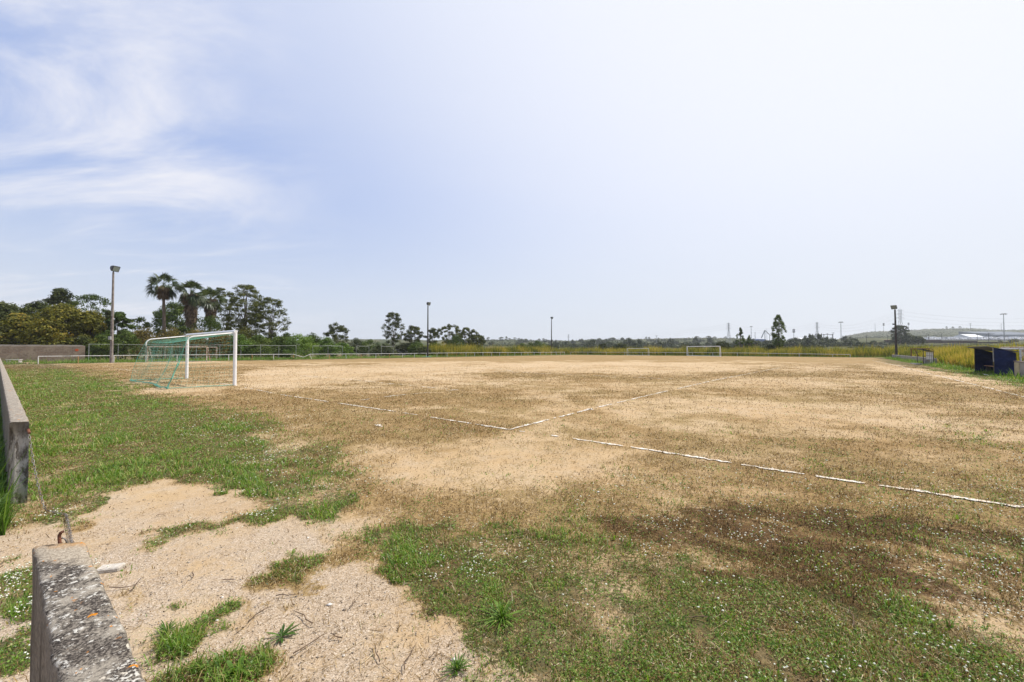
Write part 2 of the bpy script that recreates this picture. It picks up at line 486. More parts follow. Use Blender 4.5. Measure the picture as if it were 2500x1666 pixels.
def fields(x, y, track=False):
    offs = OFFS if len(x) < 450000 else OFFS[:5]
    w1 = fbm(x * .9, y * .9, 3, 4) - .5; w2 = fbm(x * .9 + 40, y * .9, 5, 4) - .5
    w3 = fbm(x * 5, y * 5, 8, 2) - .5; w4 = fbm(x * 5, y * 5 + 30, 9, 2) - .5
    sc = np.clip(np.hypot(x, y) / 9.0, .45, 2.5)
    xw = x + w1 * 1.0 * sc + w3 * .45; yw = y + w2 * 1.0 * sc + w4 * .45
    px, py = to_px(xw, yw)
    inv = y < .6
    g = poly_field(px, py, GREEN, offs); tk = poly_field(px, py, TRACK, offs); ba = np.maximum(tk, poly_field(px, py, BARE, offs, 1.25)); dr = poly_field(px, py, DRYB, offs); dk = poly_field(px, py, DARK, offs); fl = poly_field(px, py, FLOW, offs)
    base = fbm(x * .22, y * .22, 21, 5)
    med = fbm(x * 1.3, y * 1.3, 31, 4)
    # verge along the rails and the far wall
    rx = (x - RAIL0.x) * RN.x + (y - RAIL0.y) * RN.y
    verge = ss(rx + (med - .5) * 4, -7.5, -3.5) * (.25 + .75 * ss(y, 52, 70))
    verge = np.maximum(verge, ss(rx + (med - .5) * 3, -3.0, -1.4))
    fx = (x - FAR0.x) * U.x + (y - FAR0.y) * U.y
    verge = np.maximum(verge, ss(fx + (med - .5) * 4, -6.5, -3.5))
    wx = (x - WALL0.x) * WN.x + (y - WALL0.y) * WN.y
    along = (x - WALL1.x) * WD.x + (y - WALL1.y) * WD.y
    verge = np.maximum(verge, ss(wx + (med - .5) * 1.6, -3.0, -1.6) * ss(along, -60, -10))
    g = np.maximum(g, verge * .8)
    outside = ss(-(x + 1.294 * y) + (med - .5) * .8, .2, .8) * ss(y, 3.2, 4.6)
    g = np.maximum(g, .75 * outside)
    g = np.where(inv, .2, g)
    ba = ba * (1 - ss(g, .45, .78))
    dry = .55 + (base - .5) * 1.25 + (med - .5) * 1.0
    dry = np.maximum(dry, dr * (.86 + (base - .5) * .9 + (med - .5) * .9)) * (1 - np.maximum(tk * .95, ba * .68))
    dry = np.clip(dry, 0, 1)
    green = np.clip(g * (.80 + (med - .5) * 1.5), 0, 1) * (1 - ba * .85)
    streak = .6 * fbm((x * .80 - y * .60) * .55, (x * .60 + y * .80) * 2.4, 83, 4) + .4 * fbm((x * .75 - y * .66) * 1.3, (x * .66 + y * .75) * 6.5, 87, 3)
    dark = np.clip(np.maximum(dk * (.40 + (streak - .5) * 4.2 + (med - .5) * .8), dk * (.36 + (med - .5) * 1.0)), 0, .78) * (1 - ba)
    fl = np.clip(fl * (.35 + (fbm(x * .8, y * .8, 55, 3) - .35) * 2.2), 0, 1.2) * (1 - ba)
    return (green, dry, dark, ba, fl, np.clip(tk * (1 - ss(g, .45, .78)), 0, 1)) if track else (green, dry, dark, ba, fl)

# ------------------------------------------------------------------ ground sheet
def make_ground():
    ang = np.concatenate([np.linspace(-180, -62, 60, endpoint=False), np.linspace(-62, 62, 900, endpoint=False), np.linspace(62, 180, 60, endpoint=False)])
    ang = np.radians(ang)
    r = np.concatenate([[0.05, .25, .5], np.exp(np.linspace(math.log(.8), math.log(190), 430)), [260, 400, 800, 1500, 2500]])
    A, R = np.meshgrid(ang, r)
    x = (R * np.sin(A)).ravel(); y = (R * np.cos(A)).ravel()
    g, d, k, b, f, tk = fields(x, y, True)
    z = np.zeros_like(x)
    n, m = len(ang), len(r)
    idx = np.arange(n * m).reshape(m, n)
    nx = np.roll(idx, -1, axis=1)
    q = np.stack([idx[:-1], idx[1:], nx[1:], nx[:-1]], -1).reshape(-1, 4)[:, ::-1]
    z = np.where(np.hypot(x, y) > 150, -np.minimum(np.hypot(x, y) - 150, 60) * .02, 0)
    mat, nt, bs = new_mat('pitch_soil')
    bs.inputs['Roughness'].default_value = .95
    bs.inputs['Specular IOR Level'].default_value = .1
    att = lambda s: nd(nt, 'ShaderNodeAttribute', attribute_name=s).outputs['Fac']
    geo = nt.nodes.new('ShaderNodeNewGeometry')
    P = geo.outputs['Position']
    def noise(scale, detail=4.0, rough=.6, dist=0.0):
        nn = nd(nt, 'ShaderNodeTexNoise', i_Scale=scale, i_Detail=detail, i_Roughness=rough, i_Distortion=dist)
        nt.links.new(P, nn.inputs['Vector']); return nn.outputs[0]
    n_big, n_mid, n_fine, n_grit = noise(.35, 6), noise(3.0, 6, .65), noise(24, 5, .75), noise(105, 3, .75)
    vor = nd(nt, 'ShaderNodeTexVoronoi', i_Scale=150.0); nt.links.new(P, vor.inputs['Vector'])
    vsep = nt.nodes.new('ShaderNodeSeparateColor'); nt.links.new(vor.outputs['Color'], vsep.inputs[0])
    stone = vsep.outputs[0]; n_track = noise(.9, 5, .6)
    sand = mix_c(nt, sstep(nt, n_big, .35, .65), (.47, .322, .170), (.52, .38, .225))
    sand = mix_c(nt, sstep(nt, n_mid, .40, .72), sand, (.535, .415, .28))
    grit = math_n(nt, 'MULTIPLY', sstep(nt, n_grit, .50, .66), sstep(nt, n_mid, .3, .6, .35, 1.0))
    sand = mix_c(nt, math_n(nt, 'MULTIPLY', grit, .55), sand, (.24, .175, .12))
    sand = mix_c(nt, math_n(nt, 'MULTIPLY', sstep(nt, n_grit, .40, .30), .6), sand, (.62, .54, .44))
    gv = mix_c(nt, sstep(nt, stone, .1, .95), (.25, .19, .14), (.57, .475, .38))
    gv = mix_c(nt, sstep(nt, stone, .93, .97), gv, (.68, .62, .54))
    gv = mix_c(nt, sstep(nt, stone, .10, .06), gv, (.09, .07, .055))
    sand = mix_c(nt, math_n(nt, 'MULTIPLY', sstep(nt, math_n(nt, 'ADD', n_track, math_n(nt, 'MULTIPLY', n_fine, .25)), .46, .66), att('track')), sand, gv)
    dryc = mix_c(nt, sstep(nt, n_fine, .35, .65), (.135, .078, .028), (.40, .265, .115))
    dryc = mix_c(nt, sstep(nt, n_big, .40, .62), dryc, mix_c(nt, sstep(nt, n_fine, .3, .7), (.145, .095, .034), (.40, .28, .12)))
    grn = mix_c(nt, sstep(nt, n_fine, .38, .62), (.035, .036, .011), (.20, .15, .075))
    grn = mix_c(nt, sstep(nt, n_mid, .42, .6), grn, (.05, .065, .018))
    drk = mix_c(nt, sstep(nt, n_fine, .38, .68), (.038, .019, .008), (.15, .078, .032))
    def blend(base, a, c, lo, hi, amp_m=.9, amp_f=1.5, w=.85):
        v = math_n(nt, 'ADD', a, math_n(nt, 'MULTIPLY', math_n(nt, 'SUBTRACT', n_mid, .5), amp_m))
        v = math_n(nt, 'ADD', v, math_n(nt, 'MULTIPLY', math_n(nt, 'SUBTRACT', n_fine, .5), amp_f))
        return mix_c(nt, math_n(nt, 'MULTIPLY', sstep(nt, v, lo, hi), w), base, c)
    c = blend(sand, att('dry'), dryc, .30, .62, w=.92)
    c = blend(c, att('dark'), drk, .25, .65, w=.85)
    c = blend(c, att('green'), grn, .22, .60, w=.85)
    nt.links.new(c, bs.inputs['Base Color'])
    bn = nd(nt, 'ShaderNodeBump', i_Strength=.55, i_Distance=.03)
    hsum = math_n(nt, 'ADD', n_fine, math_n(nt, 'MULTIPLY', n_grit, .55))
    hsum = math_n(nt, 'ADD', hsum, math_n(nt, 'MULTIPLY', n_mid, 1.2))
    nt.links.new(hsum, bn.inputs['Height']); nt.links.new(bn.outputs[0], bs.inputs['Normal'])
    o = np_mesh('ground', np.stack([x, y, z], 1), [q], mat, {'green': g, 'dry': d, 'dark': k, 'track': tk * ss(y, 5, 2.6) * .55 + tk * .25})
    tag(o, kind='structure')
    return o
make_ground()

# ------------------------------------------------------------------ chalk lines
def mat_chalk():
    m, nt, b = new_mat('chalk')
    b.inputs['Roughness'].default_value = .95
    geo = nt.nodes.new('ShaderNodeNewGeometry')
    n = nd(nt, 'ShaderNodeTexNoise', i_Scale=14.0, i_Detail=6.0, i_Roughness=.75)
    nt.links.new(geo.outputs['Position'], n.inputs['Vector'])
    nt.links.new(mix_c(nt, sstep(nt, n.outputs[0], .38, .60), (.54, .41, .27), (.76, .73, .67)), b.inputs['Base Color'])
    return m
M['chalk'] = mat_chalk()

def chalk(name, pts, width, keep, seed):
    """a worn line: a ragged strip with gaps, laid 4 mm over the soil"""
    pts = [Vector(p) for p in pts]
    samples = []
    for a, b in zip(pts[:-1], pts[1:]):
        L = (b - a).length; k = max(1, int(L / .06))
        for i in range(k): samples.append((a.lerp(b, i / k), (b - a).normalized()))
    samples.append((pts[-1], (pts[-1] - pts[-2]).normalized()))
    mb = MB(); r = random.Random(seed)
    xs = np.arange(len(samples)) * .06
    n = fbm(xs / .30, xs * 0 + seed * 3.7, seed, 4, .7)
    thr = np.quantile(n, 1 - keep)
    prev = None
    for i, (p, t) in enumerate(samples):
        if n[i] < thr: prev = None; continue
        s = Vector((t.y, -t.x, 0))
        g = min(1, (n[i] - thr) / .16)
        w = width * (.30 + .70 * g) * r.uniform(.45, 1.15) / 2
        off = r.uniform(-.02, .02)
        cur = [p + s * (off - w), p + s * (off + w)]
        for c in cur: c.z = .012
        if prev: mb.add([prev[0], prev[1], cur[1], cur[0]], [(0, 1, 2, 3)])
        prev = cur
    o = mb.build(name, M['chalk'])
    tag(o, kind='structure')
    return o

GB = GC + GV * 0
def pt(v, u): return GC + GV * v + GU * u
GU = Vector((-GV.y, GV.x, 0))
if GU.dot(U) < 0: GU = -GU
# the goal line bends slightly to the photographed run of it
goal_line_pts = [pt(-31, 0), PA, PB, gp(690, 965), gp(980, 1008), gp(1243, 1050), gp(1600, 1102), gp(1950, 1158), gp(2230, 1199), gp(2500, 1241), gp(2900, 1303)]
chalk('goal_line', goal_line_pts[:6], .085, .76, 2)
chalk('goal_line', [gp(1262, 1053), gp(1300, 1058)], .07, .5, 3)
chalk('goal_line', [gp(1345, 1064), gp(1600, 1102), gp(1950, 1158), gp(2230, 1199), gp(2500, 1241), gp(2900, 1303)], .09, .93, 16)
chalk('penalty_area_line', [gp(1243, 1050), gp(1440, 1000), gp(1600, 962), gp(1750, 928), gp(1905, 898)], .10, .86, 5)
chalk('penalty_area_line', [pt(20, 16.5), pt(-20, 16.5)], .11, .8, 8)
chalk('penalty_area_line', [pt(-20.2, 0.2), pt(-20.2, 16.4)], .10, .4, 9)
chalk('goal_area_line', [gp(880, 978), gp(960, 967), gp(1110, 953)], .10, .75, 12)
chalk('goal_area_line', [gp(1120, 953), gp(980, 940), gp(860, 928), gp(690, 914)], .10, .72, 14)
chalk('goal_area_line', [pt(-9.2, 0.2), pt(-9.2, 5.4)], .10, .5, 15)
chalk('penalty_arc', [pt(9.15 * math.cos(a), 11 + 9.15 * math.sin(a)) for a in [math.radians(37 + 106 * i / 30) for i in range(31)]], .11, .9, 17)
chalk('touchline', [gp(2700, 1018), gp(2500, 969.5), gp(2400, 945), gp(2300, 920.5), gp(2240, 906), gp(2190, 893), gp(2130, 881)], .11, .85, 21)
chalk('touchline', [pt(-31, 0), pt(-31, 50), pt(-31, 95)], .11, .35, 22)
chalk('chalk_mark', [gp(920, 1038), gp(936, 1044)], .12, .9, 25)
chalk('chalk_mark', [gp(1084, 1116), gp(1098, 1115)], .16, .9, 26)
chalk('chalk_mark', [gp(1435, 999), gp(1452, 1003)], .12, .9, 27)

# ------------------------------------------------------------------ grass, clover, gravel
def scatter(n, d0, d1, seed, px0=-700, px1=3200, pw=-.6):
    r = np.random.default_rng(seed)
    u = r.random(n); k = pw + 1
    D = (d0 ** k + u * (d1 ** k - d0 ** k)) ** (1 / k)
    px = px0 + r.random(n) * (px1 - px0)
    return (px - CX) / F * D, D, r

def blades(name, x, y, L, W, lean, tint, mat, r, z0=0.0, seg_drop=.25):
    n = len(x)
    az = r.random(n) * 2 * np.pi
    la = lean * r.uniform(.3, 1.5, n)
    dx, dy = np.cos(az), np.sin(az)
    pz = az + np.pi / 2 + r.normal(0, .5, n)
    wx, wy = np.cos(pz) * W / 2, np.sin(pz) * W / 2
    h1 = L * .55 * np.cos(la * .6); o1 = L * .55 * np.sin(la * .6)
    h2 = h1 + L * .45 * np.cos(la * 1.7); o2 = o1 + L * .45 * np.sin(la * 1.7)
    h2 = np.maximum(h2, .004)
    v = np.empty((n, 5, 3), np.float32)
    v[:, 0] = np.stack([x - wx, y - wy, np.full(n, z0 - .004)], 1)
    v[:, 1] = np.stack([x + wx, y + wy, np.full(n, z0 - .004)], 1)
    v[:, 2] = np.stack([x + dx * o1 + wx * .75, y + dy * o1 + wy * .75, z0 + h1], 1)
    v[:, 3] = np.stack([x + dx * o1 - wx * .75, y + dy * o1 - wy * .75, z0 + h1], 1)
    v[:, 4] = np.stack([x + dx * o2, y + dy * o2, z0 + h2], 1)
    b = (np.arange(n) * 5)[:, None]
    q = b + np.array([[0, 1, 2, 3]]); t = b + np.array([[3, 2, 4]])
    tt = np.repeat(tint[:, None], 5, 1); tt[:, 4] += .12; tt[:, :2] -= .05
    return np_mesh(name, v.reshape(-1, 3), [q, t], mat, {'tint': np.clip(tt, 0, 1).ravel()})

def on_wall(x, y):
    k = x + 1.294 * y
    return (k > .12) & (k < .42) & ((y < 1.66) | (y > 4.28))

def make_grass():
    x, y, r = scatter(1250000, .7, 34, 101, pw=-.75)
    g, d, k, b, f = fields(x, y)
    clump = fbm(x * 7, y * 7, 77, 3)
    p = np.clip(g * 1.25 - .05, 0, 1) * ss(clump, .28, .62)
    # loose green sprouts through the dry turf
    p = np.maximum(p, .30 * ss(fbm(x * 3, y * 3, 91, 3), .62, .74) * (1 - b) * ss(y, 14, 6))
    ok = (r.random(len(x)) < p) & ~on_wall(x, y)
    x, y, g, clump, k = x[ok], y[ok], g[ok], clump[ok], k[ok]
    n = len(x)
    sc = np.clip(y / 3.2, .8, 6) ** .62
    tall = ss(fbm(x * 1.1, y * 1.1, 66, 3), .42, .68)
    L = r.gamma(4.5, .0125, n) * (.55 + .75 * g) * (.45 + 1.2 * tall) * (.8 + .25 * sc)
    W = r.uniform(.0028, .0062, n) * sc * 1.15
    broad = r.random(n) < .14
    W = np.where(broad, W * 2.6, W); L = np.where(broad, L * .75, L)
    tint = np.clip(.50 + (clump - .5) * .6 + r.normal(0, .20, n) + (r.random(n) < .10) * .5, 0, 1)
    o = blades('green_grass', x, y, L * .85, W, .95, tint, M['grass'], r)
    tag(o, 'short green grass growing in patches over the sandy soil', 'grass', kind='stuff')

    x, y, r = scatter(1150000, .7, 42, 202, pw=-.7)
    g, d, k, b, f = fields(x, y)
    clump = fbm(x * 5, y * 5, 44, 3)
    p = np.clip(np.maximum(d, k * 1.1) * .95 + .10, 0, 1) * ss(clump, .30, .66) * (1 - b * .9)
    p = np.maximum(p, .05 * (1 - b))
    ok = (r.random(len(x)) < p) & ~on_wall(x, y)
    x, y, d, k, clump = x[ok], y[ok], d[ok], k[ok], clump[ok]
    n = len(x)
    sc = np.clip(y / 3.2, .8, 7) ** .62
    L = r.gamma(4, .009, n) * (.8 + .3 * sc)
    W = r.uniform(.0022, .005, n) * sc * 1.15
    tint = np.clip(.50 + (clump - .5) * .5 + r.normal(0, .27, n) - k * .40, 0, 1)
    o = blades('dry_grass', x, y, L * .9, W, 1.15, tint, M['dry'], r)
    tag(o, 'dry brown stubble grass spread over the worn pitch', 'dry grass', kind='stuff')
make_grass()

def leaflets(name, x, y, z, size, tint, mat, r, up=.7, asp=.5):
    n = len(x)
    nrm = r.normal(size=(n, 3)); nrm[:, 2] = np.abs(nrm[:, 2]) + up
    nrm /= np.linalg.norm(nrm, axis=1, keepdims=True)
    t = np.cross(nrm, r.normal(size=(n, 3))); t /= np.linalg.norm(t, axis=1, keepdims=True) + 1e-9
    b = np.cross(nrm, t); p = np.stack([x, y, z], 1); s = size[:, None]
    a = asp * r.uniform(.6, 1.3, (n, 1))
    v = np.stack([p - t * s, p - b * s * a, p + t * s, p + b * s * a], 1)
    v[..., 2] = np.maximum(v[..., 2], .003)
    q = (np.arange(n) * 4)[:, None] + np.array([[0, 1, 2, 3]])
    return np_mesh(name, v.reshape(-1, 3), [q], mat, {'tint': np.repeat(np.clip(tint, 0, 1), 4)})

def make_turf():
    # creeping leaves between the blades
    x, y, r = scatter(1150000, .7, 30, 606, pw=-.8)
    g, d, k, b, f = fields(x, y)
    cl = fbm(x * 6, y * 6, 71, 3)
    p = np.clip(g * 1.1, 0, 1) * ss(cl, .30, .60)
    p = np.maximum(p, .34 * ss(fbm(x * 3.4, y * 3.4, 93, 3), .55, .72) * (1 - b) * ss(y, 16, 6) * ss(np.maximum(d, k), .2, .6))
    ok = (r.random(len(x)) < p) & ~on_wall(x, y)
    x, y, g, cl = x[ok], y[ok], g[ok], cl[ok]; n = len(x)
    sc = np.clip(y / 3.2, .8, 7) ** .6
    z = .004 + r.random(n) ** 1.5 * .040 * (.5 + .7 * g) * np.clip(sc, 1, 1.6)
    o = leaflets('creeping_leaves', x, y, z, r.uniform(.004, .011, n) * sc, .52 + (cl - .5) * .5 + r.normal(0, .22, n), M['grass'], r)
    tag(o, 'low creeping leaves in the green patches of turf', 'ground cover', kind='stuff')
    # dead turf litter
    x, y, r = scatter(1600000, .7, 48, 707, pw=-.75)
    g, d, k, b, f = fields(x, y)
    cl = fbm(x * 4.5, y * 4.5, 47, 4)
    p = np.clip(np.maximum(d * 1.05, k * 1.2), 0, 1) * ss(cl, .34, .62) * (1 - b * .85)
    p = np.maximum(p, (.20 * (1 - b) + .05 * ss(y, 4, 6)) * ss(fbm(x * 9, y * 9, 52, 2), .35, .65) + .02)
    ok = (r.random(len(x)) < p) & ~on_wall(x, y)
    x, y, d, k, cl = x[ok], y[ok], d[ok], k[ok], cl[ok]; n = len(x)
    sc = np.clip(y / 3.2, .8, 9) ** .66
    z = .003 + r.random(n) ** 1.6 * .022 * np.clip(sc, 1, 1.8)
    o = leaflets('dead_turf', x, y, z, r.uniform(.004, .012, n) * sc, .40 + (cl - .5) * .4 + r.normal(0, .26, n) - k * .36, M['dry'], r, asp=.3)
    tag(o, 'dead brown turf litter over the worn pitch', 'dry turf', kind='stuff')
make_turf()

def make_straw():
    """flat bits of dead straw and thatch on the gravel and turf"""
    x, y, r = scatter(220000, .8, 11, 303, pw=-1.02)
    g, d, k, b, f = fields(x, y)
    near = ss(fbm(x * 1.2, y * 1.2, 12, 4), .46, .62)
    ok = (r.random(len(x)) < (.12 + .85 * near) * np.where(b > .5, .95 * ss(y, 3.5, 2.3) * ss(x, -1.6, -.6) + .05, .6)) & ~on_wall(x, y)
    x, y = x[ok], y[ok]; n = len(x)
    az = r.random(n) * 2 * np.pi; L = r.gamma(2.2, .016, n) + .01; W = r.uniform(.0015, .0032, n) * np.clip(y / 3, 1, 3)
    dx, dy = np.cos(az) * L / 2, np.sin(az) * L / 2; wx, wy = -np.sin(az) * W / 2, np.cos(az) * W / 2
    z1 = r.uniform(.003, .010, n); z2 = r.uniform(.003, .016, n)
    v = np.empty((n, 4, 3), np.float32)
    v[:, 0] = np.stack([x - dx - wx, y - dy - wy, z1], 1); v[:, 1] = np.stack([x - dx + wx, y - dy + wy, z1], 1)
    v[:, 2] = np.stack([x + dx + wx, y + dy + wy, z2], 1); v[:, 3] = np.stack([x + dx - wx, y + dy - wy, z2], 1)
    q = (np.arange(n) * 4)[:, None] + np.array([[0, 1, 2, 3]])
    t = np.repeat(np.clip(r.normal(.55, .28, n), 0, 1)[:, None], 4, 1)
    o = np_mesh('dry_straw', v.reshape(-1, 3), [q], M['dry'], {'tint': t.ravel()})
    tag(o, 'loose dead straw lying on the gravel and turf', 'straw', kind='stuff')
make_straw()

OCT_V = np.array([(1, 0, 0), (0, 1, 0), (-1, 0, 0), (0, -1, 0), (0, 0, 1), (0, 0, -1)], np.float32)
OCT_F = np.array([(0, 1, 4), (1, 2, 4), (2, 3, 4), (3, 0, 4), (1, 0, 5), (2, 1, 5), (3, 2, 5), (0, 3, 5)])

def specks(name, c, size, mat, tint, r, flat=1.0):
    n = len(c)
    a = r.random(n) * 6.28; ca, sa = np.cos(a), np.sin(a)
    J = OCT_V[None] * r.uniform(.65, 1.25, (n, 6, 1))
    X_ = J[..., 0] * ca[:, None] - J[..., 1] * sa[:, None]; Y_ = J[..., 0] * sa[:, None] + J[..., 1] * ca[:, None]
    v = np.stack([X_ * size[:, None] * r.uniform(.8, 1.5, (n, 1)), Y_ * size[:, None], J[..., 2] * size[:, None] * flat], -1) + c[:, None]
    f = (np.arange(n) * 6)[:, None, None] + OCT_F[None]
    return np_mesh(name, v.reshape(-1, 3), [f.reshape(-1, 3)], mat, {'tint': np.repeat(tint, 6)})

def make_flowers():
    x, y, r = scatter(210000, .8, 24, 404, pw=-.85)
    g, d, k, b, f = fields(x, y)
    cl = ss(fbm(x * 4, y * 4, 19, 3), .40, .66)
    ok = (r.random(len(x)) < np.clip(f * .60 * cl, 0, 1)) & ~on_wall(x, y)
    x, y = x[ok], y[ok]; n = len(x)
    sc = np.clip(y / 3.5, .9, 5) ** .5
    size = r.uniform(.004, .0085, n) * sc
    z = r.uniform(.03, .07, n)
    m = mat_leaf('petals', [(0, (.55, .50, .42)), (.3, (.78, .76, .68)), (1, (.86, .86, .80))], .2)
    o = specks('clover_flowers', np.stack([x, y, z], 1), size, m, np.clip(r.normal(.6, .25, n), 0, 1), r, .75)
    tag(o, 'tiny white clover flowers sprinkled through the grass', 'clover', kind='stuff')
    # pebbles
    x, y, r = scatter(115000, .8, 9, 505, pw=-1.02)
    g, d, k, b, f = fields(x, y)
    ok = (r.random(len(x)) < (.04 + .55 * b * ss(y, 7, 2.5))) & ~on_wall(x, y)
    x, y = x[ok], y[ok]; n = len(x)
    size = np.minimum(r.gamma(2.0, .0013, n) + .001, .012)
    big = r.random(n) < .0012; size = np.where(big, r.uniform(.010, .018, n), size)
    m2 = mat_leaf('stone_grit', [(0, (.09, .075, .06)), (.35, (.26, .21, .16)), (.7, (.48, .41, .33)), (1, (.74, .71, .66))], 0.0, rough=.9)
    t = np.clip(r.normal(.42, .2, n), 0, 1); t = np.where(big, .98, t)
    o = specks('gravel', np.stack([x, y, size * .2], 1), size, m2, t, r, .6)
    tag(o, 'grey and white gravel lying on the bare sandy track', 'gravel', kind='stuff')
make_flowers()

def make_twigs():
    mb = MB(); r = random.Random(5)
    spots = [(330, 1433, .20), (300, 1440, .16), (395, 1260, .1), (560, 1420, .1), (640, 1500, .16), (740, 1510, .22), (470, 1405, .12), (820, 1560, .12), (860, 1480, .1), (630, 1600, .25), (700, 1460, .14),
             (1700, 1515, .18), (1900, 1490, .3), (2080, 1510, .22), (1480, 1405, .18), (1180, 1500, .15), (560, 1620, .3), (480, 1640, .2), (920, 1600, .15), (1000, 1610, .2), (760, 1575, .2), (1050, 1500, .16)]
    for px, py, L in spots:
        p = gp(px, py); a = r.uniform(0, 3.14)
        pts = []
        for i in range(5):
            s = (i / 4 - .5) * L
            pts.append((p.x + math.cos(a) * s + r.uniform(-.012, .012), p.y + math.sin(a) * s + r.uniform(-.012, .012), .012 + r.uniform(0, .012)))
        mb.tube(pts, [.0035, .003, .003, .0022, .001], 5)
    o = mb.build('twigs', mat_basic('twig', (.17, .11, .07), (.07, .045, .03), .9, 30))
    tag(o, 'thin dead twigs scattered over the gravel', 'twigs', kind='stuff')
make_twigs()

# ------------------------------------------------------------------ weeds that stand alone
def weed(px, py, n, L, W, up, seed, label, name='weed', mat='grass', tint=.3):
    p = gp(px, py); r = random.Random(seed)
    vs, fs, tn = [], [], []
    for i in range(n):
        a = r.uniform(0, 6.283); l = L * r.uniform(.35, 1.2); w = W * r.uniform(.6, 1.25); e = min(1.5, up * r.uniform(.25, 1.5))
        d = Vector((math.cos(a), math.sin(a), 0)); s = Vector((-d.y, d.x, 0))
        b = len(vs); t = min(1, max(0, tint + r.gauss(0, .13)))
        for k, (u, ww) in enumerate(((0, .25), (.3, .8), (.65, 1), (.9, .55), (1, .05))):
            h = l * math.sin(e) * (u - (.45 + .3 * ((i * 37) % 10) / 10) * u * u); c = d * (l * math.cos(e) * u) + Vector((0, 0, h + .004 - .0))
            vs += [c - s * w * ww / 2 + Vector((0, 0, .18 * w)), c, c + s * w * ww / 2 + Vector((0, 0, .18 * w))]; tn += [t, t - .1, t]
        for k in range(4):
            q = b + k * 3
            fs += [(q, q + 1, q + 4, q + 3), (q + 1, q + 2, q + 5, q + 4)]
    o = np_mesh(name, np.array([tuple(v) for v in vs]), [np.array(fs)], M[mat], {'tint': np.clip(tn, 0, 1)})
    o.location = p
    return tag(o, label, 'weed')
weed(688, 1556, 22, .10, .013, .6, 1, 'dark green rosette weed alone on the bare gravel', tint=.25)
weed(572, 1650, 26, .11, .026, .95, 2, 'leafy bright green weed at the bottom edge beside the straw', tint=.5)
weed(408, 1548, 90, .11, .006, 1.1, 3, 'grassy green tuft at the edge of the gravel beside the lichened wall end', tint=.35)
weed(1225, 1515, 130, .17, .007, 1.1, 4, 'tall coarse grass tuft standing highest in the green turf by the gravel', tint=.55)
weed(1115, 1640, 80, .11, .006, 1.1, 5, 'small grass tuft on gravel at the bottom edge', tint=.35)

